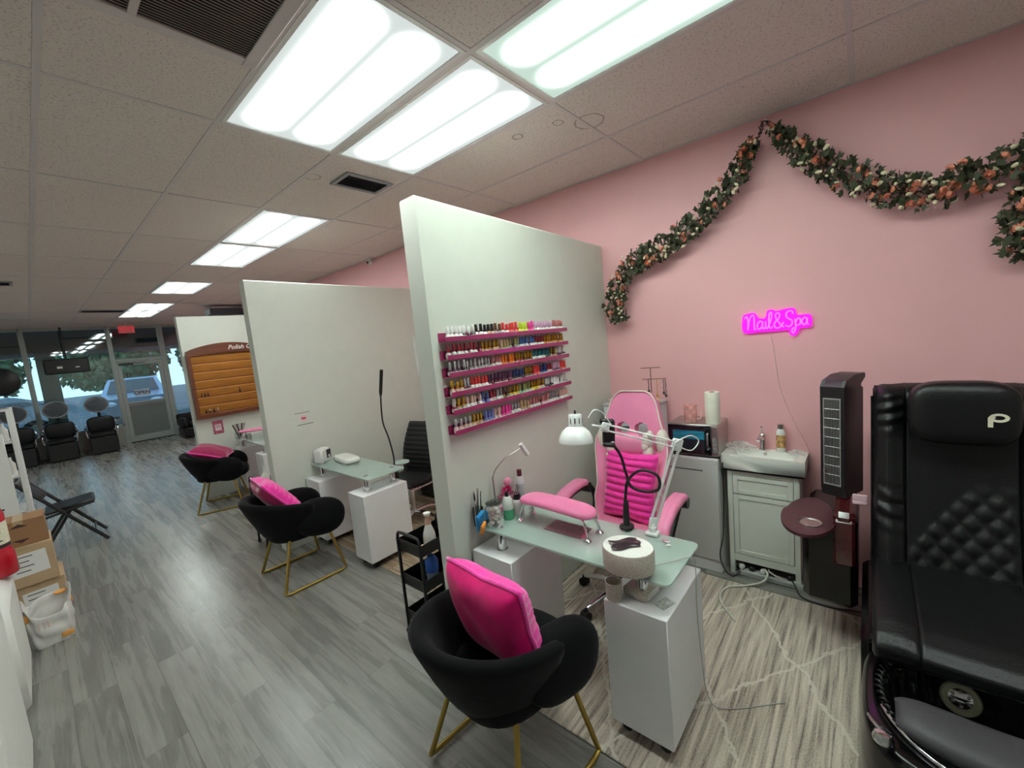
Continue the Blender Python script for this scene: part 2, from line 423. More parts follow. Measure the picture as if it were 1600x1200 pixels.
# ================================================================== SETTING
XW = 2.405; YS = 13.2; H = 3.0; XL = -3.6; YB = -3.4; U = .6096
struct(MB().b2(XL, XW+.1, YB, YS+.05, -.06, 0), 'floor', FLOOR)
bpy.data.objects['floor'].data.transform(Matrix.Translation(Vector((0, 0, 0))))
struct(MB().b2(XW, XW+.12, YB, YS, 0, H), 'wall_right', PINKW, 'pink painted long side wall')
struct(MB().b2(XL-.12, XL, YB, YS, 0, H), 'wall_left', GREYW)
struct(MB().b2(XL, XW, YB-.12, YB, 0, H), 'wall_back', GREYW)
struct(MB().b2(XW-.012, XW, 6, YS, 0, .1), 'baseboard_right', WPLAS)
# half-height partitions standing out from the pink wall; the tops run slightly out of level
def partition(x0, y0, t, z0, z1, label):
    mb = MB(); b = .008
    vs = []
    for x, z in ((x0, z0), (XW, z1)):
        for (yy, zz) in ((y0, 0), (y0+t, 0), (y0+t, z-b), (y0+t-b, z), (y0+b, z), (y0, z-b)): vs.append((x, yy, zz))
    fs = [list(range(6))[::-1], list(range(6, 12))]+[[i, (i+1) % 6, 6+(i+1) % 6, 6+i] for i in range(6)]
    mb.add(vs, fs); return struct(mb, 'wall_partition', WALLW, label)
P1, P2, P3 = .39, 2.83, 5.5
partition(.533, P1, .125, 2.511, 2.457, 'nearest white half wall, with the magenta polish shelves')
partition(.522, P2, .115, 2.494, 2.462, 'middle white half wall')
partition(.543, P3, .115, 2.451, 2.47, 'farthest white half wall, with the wooden polish cabinet')

# ceiling: dark void sheet, fibre tiles laid in a metal grid
struct(MB().b2(XL, XW, YB, YS, H+.03, H+.08), 'ceiling', DARKGAP)
LIGHTS = [(0, 0), (1, 0), (1, -1), (1, 2), (1, 3), (1, 5), (1, 7), (1, 8), (-5, 1), (-5, 4), (-5, 7), (0, -2)]  # last four are added out of view to brighten the room
ceil = MB(); grid = MB()
tx0 = -6; tx1 = 4; ty0 = -3; ty1 = 11
for i in range(tx0, tx1):
    for j in range(ty0, ty1):
        if (i, j) in LIGHTS: continue
        x0 = max(i*U, XL); x1 = min((i+1)*U, XW); y0 = max(j*2*U, YB); y1 = min((j+1)*2*U, YS)
        if x1-x0 < .02 or y1-y0 < .02: continue
        g = .0125
        dz = random.uniform(0, .003)
        ceil.b2(x0+g, x1-g, y0+g, y1-g, H+.0005+dz, H+.016)
co = ceil.build('ceiling', CEIL, None, True); co['kind'] = 'structure'; co['label'] = 'acoustic ceiling tiles'
co.data.transform(Matrix.Translation(co.location)); co.location = (0, 0, 0)
for i in range(tx0, tx1+1):
    x = i*U
    if XL < x < XW: grid.b2(x-.012, x+.012, YB, YS, H-.0015, H+.03)
for j in range(ty0, ty1+1):
    y = j*2*U
    if YB < y < YS: grid.b2(XL, XW, y-.012, y+.012, H-.001, H+.03)
grid.b2(XW-.022, XW, YB, YS, H-.002, H+.03); grid.b2(XL, XW, YS-.022, YS, H-.002, H+.03)
go = grid.build('ceiling', GRIDM, None, True); go['kind'] = 'structure'; go['label'] = 'metal ceiling grid'

PL = panel_light('lit_diffuser', (238, 248, 244)); PLG = panel_light('lit_diffuser_green', (222, 246, 232))
ltxt = ['nearest ceiling light panel of the left column, over the near grey floor',
        'ceiling light panel beside the supply vent, right of the nearest left one',
        'ceiling light panel cut by the top edge, with a greenish glow',
        'fourth ceiling light panel, first of the touching pair past the supply vent',
        'ceiling light panel touching the far side of the fourth one',
        'single ceiling light panel between the touching pairs',
        'nearer ceiling light panel of the farthest pair', 'farthest ceiling light panel, nearest the storefront'] + ['ceiling light panel over the far left side of the salon']*3 + ['ceiling light panel behind the camera']
for n, (i, j) in enumerate(LIGHTS):
    cx, cy = (i+.5)*U, (j+.5)*2*U
    t = thing('ceiling_light', ltxt[n], 'ceiling light', (cx, cy, H), group='fluorescent ceiling light panels')
    fr = MB()
    w, l = U/2-.012, U-.012; k = .02
    for (x0, x1, y0, y1) in ((-w, -w+k, -l, l), (w-k, w, -l, l), (-w+k, w-k, -l, -l+k), (-w+k, w-k, l-k, l)):
        fr.b2(x0, x1, y0, y1, -.003, .03)
    fr.build('frame', WMET, t)
    df = MB().b2(-w+k, w-k, -l+k, l-k, .002, .008); df.build('diffuser', PLG if n == 2 else PL, t)
    MB().b2(-w, w, -l, l, .022, .028).build('housing', WMET, t)

VENTD = mat('vent_dark', (70, 76, 84), .5, var=.05); VENTG = mat('grille_grey', (150, 140, 130), .6, var=.06)
def louvre(name, label, cx, cy, w, l, n, m, ang=R(35), frame=.03, cat='vent', inner=None, along='x', divs=()):
    t = thing(name, label, cat, (cx, cy, H))
    f = MB()
    for (x0, x1, y0, y1) in ((-w/2, -w/2+frame, -l/2, l/2), (w/2-frame, w/2, -l/2, l/2), (-w/2+frame, w/2-frame, -l/2, -l/2+frame), (-w/2+frame, w/2-frame, l/2-frame, l/2)):
        f.b2(x0, x1, y0, y1, -.012, -.001, .003)
    for d in divs: f.b2(d-.012, d+.012, -l/2, l/2, -.011, -.001)
    f.build('frame', GRIDM if m is VENTG else mat('vent_frame_blue_grey', (150, 152, 156), .5), t)
    MB().b2(-w/2+.01, w/2-.01, -l/2+.01, l/2-.01, -.0015, .0).build('backing', DARKGAP, t)
    s = MB()
    for k in range(n):
        if along == 'x':
            y = -l/2+frame+(l-2*frame)*(k+.5)/n
            s.box((0, y, -.006), (w-2*frame, (l-2*frame)/n*.8, .0012), (ang, 0, 0))
        else:
            x = -w/2+frame+(w-2*frame)*(k+.5)/n
            s.box((x, 0, -.006), ((w-2*frame)/n*.8, l-2*frame, .0012), (0, ang, 0))
    s.build('slats', m, t)
    return t
louvre('supply_vent', 'small dark louvred air vent in the ceiling beside the lights', .982, 1.53, .37, .25, 7, VENTD)
louvre('return_grille', 'large beige return air grille at the top left of the ceiling', -.6, .37, 1.19, .6, 34, VENTG, R(20), .05, divs=(.2,))
louvre('slot_diffuser', 'long dark slot vent near the storefront end of the ceiling', .30, 9.68, .62, .33, 6, VENTD)
louvre('slot_diffuser', 'small dark ceiling vent at the left edge above the far chairs', -1.05, 6.6, .6, .3, 6, VENTD)
# dark duct opening behind farthest partition
struct(MB().b2(1.75, 2.40, 8.7, 9.1, 2.80, 2.93, .01), 'ceiling_duct', VENTD); o = bpy.data.objects['ceiling_duct']; del o['kind']
tag(o, 'dark boxy unit under the ceiling behind the farthest half wall', 'duct')
# security camera
t = thing('security_camera', 'small white dome camera where the pink wall meets the ceiling', 'camera', (2.36, 3.74, 2.97))
MB().lathe([(.03, .03), (.032, .0), (.02, -.012)], n=16).build('mount', WPLAS, t)
MB().ell((-.02, -.01, -.03), (.038, .028, .028)).build('housing', WPLAS, t)
MB().cyl((-.05, -.02, -.035), (-.062, -.026, -.038), .014, n=12).build('lens', BLK, t)

# ------------------------------------------------------------------ storefront
SF = mat('storefront_metal', (164, 172, 168), .45, metal=.2, var=.04)
PANEL = mat('door_kick_panel', (112, 120, 118), .55, var=.05)
LOWW = mat('storefront_low_wall', (150, 152, 146), .6)
mull = [XL, -2.2, -.78, .645, 1.665, XW]
for i, (x0, x1) in enumerate(zip(mull, mull[1:])):
    if i == 3: continue
    n = 'window_%d' % (i+1 if i < 3 else i)
    w = struct(MB().b2(x0, x0+.06, YS-.06, YS+.06, 0, H, .004).b2(x1-.03, x1, YS-.05, YS+.05, 0, H).b2(x0, x1, YS-.05, YS+.05, H-.06, H).b2(x0, x1, YS-.05, YS+.05, .46, .52), n, SF)
    struct(MB().b2(x0+.06, x1-.03, YS-.004, YS+.004, .52, H-.06), 'glass', WINDOW, parent=w)
    struct(MB().b2(x0, x1, YS-.045, YS+.1, 0, .46), 'low_wall', LOWW, parent=w)
d = struct(MB().b2(.645, .70, YS-.06, YS+.06, 0, H, .004).b2(1.61, 1.665, YS-.06, YS+.06, 0, H, .004).b2(.70, 1.61, YS-.05, YS+.05, 2.10, 2.17).b2(.70, 1.61, YS-.05, YS+.05, H-.06, H), 'door_1', SF)
struct(MB().b2(.70, 1.61, YS-.004, YS+.004, 2.17, H-.06), 'transom_glass', WINDOW, parent=d)
lf = struct(MB().b2(.705, .79, YS-.035, YS+.01, .02, 2.09, .003).b2(1.52, 1.605, YS-.035, YS+.01, .02, 2.09, .003).b2(.79, 1.52, YS-.035, YS+.01, 2.0, 2.09).b2(.79, 1.52, YS-.035, YS+.01, .95, 1.05).b2(.79, 1.52, YS-.035, YS+.01, .02, .17), 'door_leaf', SF, parent=d)
struct(MB().b2(.79, 1.52, YS-.02, YS-.01, .17, .95), 'kick_panel', PANEL, parent=lf)
struct(MB().b2(.79, 1.52, YS-.014, YS-.008, 1.05, 2.0), 'door_glass', WINDOW, parent=lf)
struct(MB().b2(.74, 1.02, YS-.10, YS-.04, 2.0, 2.06, .008).box((1.12, YS-.12, 2.05), (.3, .02, .015), (0, 0, .3)), 'door_closer', BLK, parent=lf)
struct(MB().tube(spline([(1.50, YS-.04, 1.0), (1.50, YS-.09, 1.02), (1.3, YS-.1, 1.02), (.82, YS-.1, 1.02), (.80, YS-.04, 1.02)], 4), .012), 'push_bar', SF, parent=lf)
struct(MB().b2(.70, 1.61, YS-.1, YS-.03, 0, .02), 'threshold', RUBBER, parent=d)
# OPEN sign stuck on door
t = thing('open_sign', 'OPEN sign on the inside of the storefront door glass', 'sign', (1.09, YS-.06, 1.27))
MB().box((0, 0, 0), (.30, .012, .17)).build('board', mat('sign_blue_white', (190, 205, 220), .5), t)
text_mesh('lettering', 'OPEN', .125, INK, t, plane_mat((1.09, YS-.069, 1.268), (1, 0, 0), (0, 0, 1)), bold=.002)
# exit sign
t = thing('exit_sign', 'red EXIT sign hanging from the ceiling before the door', 'exit sign', (.95, 12.6, 2.97))
MB().b2(-.15, .15, -.025, .025, -.19, -.01, .006).build('housing', mat('exit_sign_face', (205, 120, 120), .5, emit=(220, 90, 90), es=.05), t)
MB().cyl((0, 0, -.01), (0, 0, .03), .02, n=10).build('canopy_mount', WPLAS, t)
text_mesh('lettering', 'EXIT', .15, emat('exit_red', (200, 40, 50), .22), t, plane_mat((.95, 12.572, 2.868), (1, 0, 0), (0, 0, 1)), bold=.002)
# black monitor hanging in the window
t = thing('window_monitor', 'wide black monitor hanging in the storefront window, back towards the room', 'monitor', (-.15, 13.0, 1.95))
MB().b2(-.37, .37, -.03, .03, -.02, .32, .02).build('casing', BLK, t)
MB().b2(-.17, -.08, -.034, -.03, .1, .15).build('sticker', PAPER, t); MB().b2(.13, .2, -.034, -.03, .1, .125).build('sticker', PAPER, t)
MB().b2(-.02, .02, -.01, .01, .32, 1.05).build('hanging_pole', BLK, t)
o = MB().lathe([(.0, -.02), (.27, -.02), (.3, 0), (.27, .02), (0, .02)], n=32).build('round_wall_mirror', BLK, None, True, xf=Matrix.Translation((-1.2, 12.95, 1.86)) @ rotm((PI/2, 0, 0)))
tag(o, 'round black disc hanging in the storefront window at the left edge', 'mirror')

# ------------------------------------------------------------------ outside
GRD = mat('asphalt', (104, 104, 104), .8, var=.12, vscale=1)
struct(MB().b2(-20, 30, YS+.1, 60, -.12, -.02), 'ground', GRD)
struct(MB().b2(-20, 30, YS+.1, YS+2.6, -.02, .0), 'ground', mat('sidewalk', (138, 138, 134), .8), 'concrete sidewalk')
struct(MB().b2(-12, 16, YS+.12, YS+2.7, 2.46, 3.1), 'ceiling_soffit', mat('dark_soffit', (52, 58, 58), .8), 'dark soffit over the sidewalk')
struct(MB().b2(-.62, -.30, YS+.25, YS+.65, 0, 2.46), 'trim_1', mat('stucco_pillar', (132, 130, 120), .85, bump=.2), 'stucco pillar outside')
aw = MB(); 
for k in range(24):
    za = lambda q: 2.60+.12*math.sin(PI*q)
    x0, x1 = -2.6+k*6.4/24, -2.6+(k+1)*6.4/24
    aw.add([(x, y, z) for x, q in ((x0, k/24), (x1, (k+1)/24)) for y, z in ((YS+2.72, za(q)), (YS+3.1, za(q)-.03), (YS+3.1, 3.2), (YS+2.72, 3.25))],
           [(0, 1, 2, 3), (4, 7, 6, 5), (0, 4, 5, 1), (1, 5, 6, 2), (2, 6, 7, 3), (3, 7, 4, 0)])
tag(aw.build('awning', mat('burgundy_canvas', (70, 34, 40), .8), None, True), 'dark burgundy awning edge outside above the storefront', 'awning')
LEAFM = mat('tree_leaves', (58, 98, 62), .7, var=.4, vscale=2); TRK = mat('tree_bark', (70, 58, 48), .9)
LEAF2 = mat('hedge_leaves', (50, 108, 70), .7, var=.4, vscale=3)
def leafcloud(n, rx, ry, rz, s, cz=0, rnd=random):
    mb = MB()
    for k in range(n):
        a = rnd.uniform(0, 2*PI); u = rnd.uniform(-1, 1); r = rnd.random()**.4; q = math.sqrt(1-u*u)
        c = Vector((rx*r*q*math.cos(a), ry*r*q*math.sin(a), cz+rz*r*u))
        e = rotm((rnd.uniform(0, PI), rnd.uniform(0, PI), rnd.uniform(0, PI)))
        mb.add([(-s, 0, 0), (0, -s*.6, .0), (s, 0, .1*s), (0, s*.6, 0)], [(0, 1, 2, 3)], Matrix.Translation(c) @ e)
    return mb
tr = [(-10, 35, 3.4, 'leftmost bushy tree across the street'), (-3.6, 37, 3.6, 'tree across the street seen behind the window monitor'), (2.8, 35, 3.8, 'tree across the street seen through the middle window'),
      (9.2, 35.5, 3.5, 'tree across the street seen through the door glass'), (15.6, 37, 3.7, 'tree across the street right of the door')]
for i, (x, y, z, lb) in enumerate(tr):
    t = thing('street_tree', lb, 'tree', (x, y, 0), group='trees across the street')
    leafcloud(2200, 3.1, 1.0, 2.1, .26, z-.9).build('foliage', LEAFM, t, weld=False)
    MB().cyl((0, 0, 0), (0, 0, z), .2, .12, 10).build('trunk', TRK, t)
for i, x in enumerate((-6.9, -3.2)):
    o = leafcloud(1500, 1.7, .7, 1.1, .15, 1.0).build('hedge', LEAF2, None, weld=False); o.location = (x, 23, 0)
    tag(o, ['left part of the green hedge outside the left window', 'right part of the green hedge outside the left window'][i], 'hedge', 'hedge bushes outside')
CARB = mat('silver_blue_car_paint', (150, 165, 185), .25, metal=.3, coat=.6); CARD_ = mat('dark_car_paint', (80, 92, 110), .25, metal=.2, coat=.6)
TINT = mat('car_window', (24, 30, 38), .1, coat=.6)
def car(x, y, rz, m, lb, hgt=1.62, L_=4.6):
    t = thing('parked_car', lb, 'car', (x, y, 0), rz, group='cars parked outside')
    prof = [(-L_/2, .35), (-L_/2, .95), (-L_/2+.9, 1.08), (-L_/2+1.5, hgt), (L_/2-1.2, hgt), (L_/2-.3, 1.05), (L_/2, .95), (L_/2, .35)]
    mb = MB()
    for (a, b, cc) in ((-.9, .9, prof),):
        n = len(prof); vs = [(px, sy*(.88 if pz < 1.1 else .68), pz) for sy in (-1, 1) for px, pz in prof]
        fs = [list(range(n))[::-1], list(range(n, 2*n))]+[[i, (i+1) % n, n+(i+1) % n, n+i] for i in range(n)]
        mb.add(vs, fs)
    mb.build('body', m, t, sharp=20)
    for sy in (-1, 1):
        w = MB(); q = [(-L_/2+1.15, 1.10), (-L_/2+1.6, hgt-.08), (L_/2-1.3, hgt-.08), (L_/2-.6, 1.10)]
        w.add([(px, sy*(.885 if pz < 1.2 else .71), pz) for px, pz in q], [(0, 1, 2, 3)]); w.build('side_window', TINT, t)
        for wx in (-L_/2+.85, L_/2-.9):
            g = MB().cyl((wx, sy*.72, .33), (wx, sy*.92, .33), .33, n=24).build('wheel', RUBBER, t)
            MB().cyl((wx, sy*.92, .33), (wx, sy*.93, .33), .2, n=16).build('hubcap', STEEL, g)
    e = MB(); e.add([(-L_/2+.93, -.72, 1.12), (-L_/2+.93, .72, 1.12), (-L_/2+1.46, .6, hgt-.06), (-L_/2+1.46, -.6, hgt-.06)], [(0, 1, 2, 3)], Matrix.Translation((-.02, 0, .01))); e.build('windshield', TINT, t)
    for sy in (-.62, .62): MB().ell((-L_/2, sy, .78), (.06, .18, .09)).build('headlight', CLEAR if False else mat('lamp_lens', (225, 235, 245), .1), t)
car(1.9, 20.6, R(80), CARB, 'silver blue car parked nose in, seen through the door glass')
car(-2.3, 18.6, R(6), mat('light_blue_car_paint', (190, 200, 212), .25, metal=.2, coat=.6), 'pale blue car seen below the window monitor', 1.4)
car(4.9, 20.6, R(85), CARD_, 'dark blue car seen at the right side of the door')
struct(MB().b2(-20, 30, 26, 33, -.02, -.01), 'ground', mat('road', (98, 100, 104), .7), 'street beyond the parking lot')

# ================================================================== FLOOR COVERINGS
tag(MB().b2(.53, 2.06, -1.262, P1-.02, .001, .012, .004).build('rug', rug_mat('shag_rug'), None, True), 'grey beige rug with white zigzag diamonds under the front desk', 'rug')
tag(MB().b2(.855, XW-.01, P1+.13, P2-.01, .0005, .006, .002).build('floor_mat', BEIGEF, None, True), 'beige wood-look vinyl floor mat under the middle desk', 'floor mat')

# ================================================================== MANICURE DESKS
def desk(loc, label, px0, px1, gx0, gx1, gl, n0, n1, f0, f1, far=False):
    """local: y from 0 (near end) upwards; near pedestal n0..n1, far pedestal f0..f1"""
    t = thing('manicure_desk', label, 'desk', loc, group=None)
    for (a, b) in ((n0, n1), (f0, f1)):
        p = MB().b2(px0, px1, a, b, .065, .63, .003)
        o = p.build('pedestal', WLAM, t)
        MB().b2(px0+.02, px1-.02, a+.018, b-.018, .052, .066).build('base_plate', BLK, o)
        for cx in (px0+.05, px1-.05):
            for cy in (a+.05, b-.05):
                c = MB().cyl((cx-.012, cy, .026), (cx+.012, cy, .026), .024, n=14).cyl((cx, cy, .03), (cx, cy, .06), .012, n=8)
                c.build('caster', RUBBER, o)
    # frosted glass with rounded corners
    poly = []
    rr = .03
    for (cx, cy, a0) in ((gx1-rr, rr, -90), (gx1-rr, gl-rr, 0), (gx0+rr, gl-rr, 90), (gx0+rr, rr, 180)):
        for k in range(5): a = R(a0+k*22.5); poly.append((cx+rr*math.cos(a), cy+rr*math.sin(a)))
    MB().prism(poly, .010, Matrix.Translation((0, 0, .742))).build('glass_top', GREENG, t)
    for cx in (gx0+.055, gx1-.055):
        for cy in (n0+(n1-n0)*.5, f0+(f1-f0)*.5):
            q = MB().lathe([(.030, .63), (.030, .634), (.024, .636), (.024, .738), (.028, .741)], (cx, cy, 0), 18).build('post', CHROME, t)
            MB().lathe([(.017, .7525), (.016, .757), (.0, .758)], (cx, cy, 0), 14).build('post_cap', CHROME, q)
    return t
desk((0, -.70, .012), 'nearest frosted glass manicure desk on two white pedestals, on the rug', .635, 1.065, .675, 1.065, 1.07, 0, .27, .79, 1.07)
desk((0, 1.76, 0), 'middle frosted glass manicure desk with white pedestals, at the middle half wall', .775, 1.19, .835, 1.19, 1.05, 0, .25, .78, 1.05)
desk((.03, 4.38, 0), 'farthest manicure desk, mostly hidden behind the middle half wall', .90, 1.30, .92, 1.30, 1.08, 0, .27, .80, 1.08)

# ================================================================== SHELL CHAIRS
def shell_chair(loc, rz, label):
    t = thing('shell_chair', label, 'chair', loc, rz, 'black velvet shell chairs with gold legs')
    A = R(104)
    def prof(a, t_):
        # returns point on shell mid surface for plan angle a (0 = back) and height fraction t_
        ca, sa = math.cos(a), math.sin(a)
        f_ = (abs(a)/A)
        top = .735-.09*f_**1.6
        bot = .37+.02*f_
        e = t_**.75
        rx = (.17+.175*e) if ca > 0 else (.165+.13*e)
        ry = .155+.135*e
        return Vector((-rx*ca, ry*sa, bot+(top-bot)*t_))
    n_a = 33
    loop = [(0, 1), (.12, 1), (.3, 1), (.5, 1), (.7, 1), (.85, 1), (.95, .8), (1.0, .15), (1.0, -.35), (.94, -.9), (.82, -1), (.6, -1), (.35, -1), (.15, -1)]
    th = .034
    def fn(u, v):
        a = -A+2*A*u
        k = v*len(loop); i = int(k) % len(loop); tt, s = loop[i]
        p = prof(a, tt)
        nrm = Vector((-math.cos(a), math.sin(a), 0)); nrm.normalize()
        fade = 1.
        d = abs(abs(u-.5)*2)
        if d > .94: fade = max(.0, 1-((d-.94)/.06)**2)**.5
        zz = p.z + (.0 if fade > .99 else -(1-fade)*.03*tt)
        return p+nrm*(th*s*max(fade, .12))+Vector((0, 0, zz-p.z))
    m = MB().grid(fn, n_a, len(loop), cv=True)
    # close ends
    n = len(loop)
    m.add([fn(0, j/n) for j in range(n)], [list(range(n))]); m.add([fn(1, j/n) for j in range(n)], [list(range(n))])
    m.build('shell_back', BVELV, t, sharp=80)
    s = MB().ell((.055, 0, .42), (.28, .225, .08), 40, 16, p=.75, q=.55)
    s.build('seat', BVELV, t, sharp=80)
    for sy in (-1, 1):
        b = MB().ell((.115, sy*.220, .500), (.195, .082, .150), 28, 16, p=.8, q=.85, M=Matrix.Translation((.1, sy*.23, .5)) @ rotm((0, R(10), R(sy*6))) @ Matrix.Translation((-.1, -sy*.23, -.5)))
        b.build('arm_pad', BVELV, t, sharp=80)
    MB().lathe([(.0, .352), (.16, .352), (.21, .38), (.22, .43)], n=32).build('under_pan', BVELV, t)
    for sy in (-1, 1):
        pts = [(-.11, sy*.175, .40), (-.215, sy*.262, .05), (-.225, sy*.272, .02), (-.195, sy*.275, .012), (.205, sy*.275, .012), (.245, sy*.272, .022), (.238, sy*.262, .06), (.165, sy*.19, .42)]
        pp = []
        for a, b in zip(pts, pts[1:]):
            pp.append(a)
        pp.append(pts[-1])
        MB().tube(pp, .0115, 10).build('leg_frame', GOLD, t)
    return t
shell_chair((.285, -.14, .012), R(-4), 'nearest black velvet shell chair with gold legs, at the front desk')
shell_chair((.445, 2.30, 0), R(-2), 'black velvet shell chair with gold legs at the middle desk')
shell_chair((.595, 5.02, 0), R(-22), 'farthest black velvet shell chair, by the wooden polish cabinet')

# ------------------------------------------------------------------ pillows
def pillow(name, label, loc, rot, w, h, d, mf, mb_, ribs=0, group=None, pip=None):
    """local: x = width, y = height, z = thickness; front +z"""
    t = thing(name, label, 'pillow', loc, rot=rot, group=group)
    def side(s, rib):
        def fn(u, v):
            x, y = u*2-1, v*2-1
            px = x*(1-.10*(1-abs(y))**1.5*abs(x)**2) ; py = y*(1-.10*(1-abs(x))**1.5*abs(y)**2)
            e = ((1-x**4)*(1-y**4))
            z = max(e, 0)**.45
            if rib: z *= .74+.28*abs(math.sin(v*PI*rib))
            else: z *= 1+.04*math.sin(7*x+3)*math.sin(5*y+1)
            return (px*w/2, py*h/2, s*d/2*z)
        return fn
    n = 41 if not ribs else 61
    MB().grid(side(-1, 0), 33, 33).build('cover_back', mb_, t, sharp=80)
    MB().grid(side(1, ribs), 33, n if ribs else 33).build('cover_front', mf, t, sharp=80)
    if pip:
        e = [(side(1, 0)(u, v)[0], side(1, 0)(u, v)[1], 0) for u, v in [(k/12, 0) for k in range(12)]+[(1, k/12) for k in range(12)]+[(1-k/12, 1) for k in range(12)]+[(0, 1-k/12) for k in range(12)]]
        MB().tube(e, .009, 8, closed=True).build('edge_trim', pip, t, sharp=80)
    return t
def orient(right, up):
    r = Vector(right).normalized(); u = Vector(up); u = (u-r*u.dot(r)).normalized(); n = r.cross(u)
    return Matrix(((r.x, u.x, n.x), (r.y, u.y, n.y), (r.z, u.z, n.z))).to_euler()
# near: plush ribbed side faces the desk, smooth magenta side faces the aisle
pillow('throw_pillow', 'magenta velvet pillow standing in the nearest black shell chair', (.25, -.155, .705), orient((.12, 1, -.05), (-.22, 0, 1)), .45, .36, .17, RIBP, HOTP, 9, 'pink throw pillows', RIBP)
pillow('throw_pillow', 'bright pink ribbed plush pillow in the middle black shell chair', (.34, 2.305, .69), orient((.12, 1, -.03), (-.75, .12, 1)), .42, .40, .16, RIBP, DARKP, 9, 'pink throw pillows', RIBP)
pillow('throw_pillow', 'dark raspberry pillow lying in the farthest black shell chair', (.565, 5.03, .70), orient((.5, 1, .0), (-1, .45, .42)), .42, .40, .15, DARKP, DARKP, 0, 'pink throw pillows', RIBP)
pillow('plush_cushion', 'hot pink ribbed plush cushion leaning on the pink gaming chair back', (1.665, -.085, .735), orient((-.06, -1, -.04), (.16, -.05, 1)), .37, .46, .13, RIBP, RIBP, 10)

# ================================================================== PINK GAMING CHAIR
def gaming_chair():
    t = thing('gaming_chair', 'pink gaming chair with white piping and neck pillow behind the front desk', 'chair', (1.60, -.08, .012), R(3))
    HW = [(0, .20), (.10, .235), (.20, .24), (.30, .215), (.42, .235), (.52, .25), (.60, .245), (.68, .205), (.76, .178), (.84, .155), (.89, .12), (.905, .09)]
    z0 = .42
    def front(u, v):
        h = v*.905; w = interp(h, HW); y = (u*2-1)*w
        x = .05+.17*(h/.9)+.02*(h/.9)**2
        bol = abs(u*2-1)
        q_ = max(0, (bol-.55)/.45); q_ = q_*q_*(3-2*q_); x -= .035*q_*max(0, min(1, (.80-h)/.2))
        x += .02*math.exp(-((h-.3)/.12)**2)*-1
        return Vector((x, -y, z0+h))
    def hole(u, v):
        h = v*.905; w = interp(h, HW); y = (u*2-1)*w
        return any(((y-c)/.046)**2+((h-.66)/.040)**2 < 1 for c in (-.064, .064))
    nu, nv = 45, 90
    back = MB().grid(front, nu, nv, skip=hole)
    o = back.build('backrest', PINKL, t, sharp=80)
    m = o.modifiers.new('thick', 'SOLIDIFY'); m.thickness = .07; m.offset = -1
    m2 = o.modifiers.new('bev', 'BEVEL'); m2.width = .014; m2.segments = 3; m2.limit_method = 'ANGLE'; m2.angle_limit = R(50)
    edge = [front(0, v/40)+Vector((-.004, 0, 0)) for v in range(41)]+[front(u/10, 1)+Vector((-.004, 0, .002)) for u in range(1, 10)]+[front(1, 1-v/40)+Vector((-.004, 0, 0)) for v in range(41)]
    MB().tube(edge, .005, 6).build('piping', CREAM, o, sharp=80)
    for s in (-1, 1):
        q = MB()
        q.ell((.17, s*.205, 1.0), (.045, .042, .09), 16, 12, p=.9); q.build('side_wing', CREAM, o, sharp=80)
    # darker pink centre strap in the holes
    MB().tube([(.205, 0, 1.02), (.225, 0, 1.14)], .018, 10).build('strap', PINKD, o)
    # neck pillow with white bow-shaped ends
    p = MB().ell((.135, 0, .985), (.055, .135, .075), 24, 14, p=.8, q=.8).build('neck_pillow', PINKL, t, sharp=80)
    for s in (-1, 1):
        b = MB()
        b.ell((.115, s*.125, 1.02), (.032, .036, .055), 14, 10, M=None); b.ell((.115, s*.125, .945), (.032, .036, .055), 14, 10); b.ell((.11, s*.115, .982), (.03, .03, .04), 12, 8)
        b.ell((.10, s*.15, 1.065), (.02, .02, .03), 10, 8); b.ell((.10, s*.145, .905), (.02, .02, .03), 10, 8)
        b.build('bow', CREAM, p, sharp=80)
    s = MB().box((-.16, 0, .445), (.50, .46, .11), (0, 0, 0), .045); so = s.build('seat', PINKL, t, sharp=60)
    MB().box((-.40, 0, .44), (.05, .42, .06), None, .02).build('front_panel', CREAM, so)
    MB().b2(-.25, .05, -.14, .14, .36, .39, .006).build('mechanism', BLK, t)
    for sgn in (-1, 1):
        y = sgn*.335
        pad = MB(); pts = spline([(-.36, y+sgn*.0, .60), (-.31, y, .665), (-.18, y, .705), (-.02, y, .712), (.06, y, .70)], 6)
        for off in (-.022, 0, .022): pad.tube([(p.x, p.y+off, p.z) for p in pts], [.016]+[.026]*(len(pts)-2)+[.018], 10)
        a = MB().tube(spline([(-.33, y, .60), (-.24, y, .655), (-.05, y, .675), (.10, y*.95, .66), (.13, y*.85, .56), (.02, y*.8, .42)], 6), .02, 8)
        ao = a.build('armrest', BLK, t, sharp=80)
        pad.build('arm_pad', PINKL, ao, sharp=80)
        MB().cyl((.085, y-.035, .655), (.085, y+.035, .655), .035, n=16).build('pivot_knob', BLK, ao)
    MB().cyl((-.12, 0, .10), (-.12, 0, .37), .028, n=16).build('gas_lift', BLK, t)
    MB().lathe([(.045, .05), (.05, .08), (.045, .12), (.03, .13)], (-.12, 0, 0), 16).build('base_hub', CHROME, t)
    for k in range(5):
        a = R(72*k+155); c, s_ = math.cos(a), math.sin(a)
        l = MB().tube(spline([(-.12+c*.03, s_*.03, .10), (-.12+c*.16, s_*.16, .105), (-.12+c*.30, s_*.30, .075)], 4), [.022]*6+[.018]*2+[.015], 10)
        lo = l.build('base_arm', CHROME, t)
        cx, cy = -.12+c*.31, s_*.31
        MB().cyl((cx-s_*.024, cy+c*.024, .031), (cx+s_*.024, cy-c*.024, .031), .03, n=16).cyl((cx, cy, .045), (cx, cy, .075), .012, n=8).build('caster', RUBBER, lo)
    return t
gaming_chair()
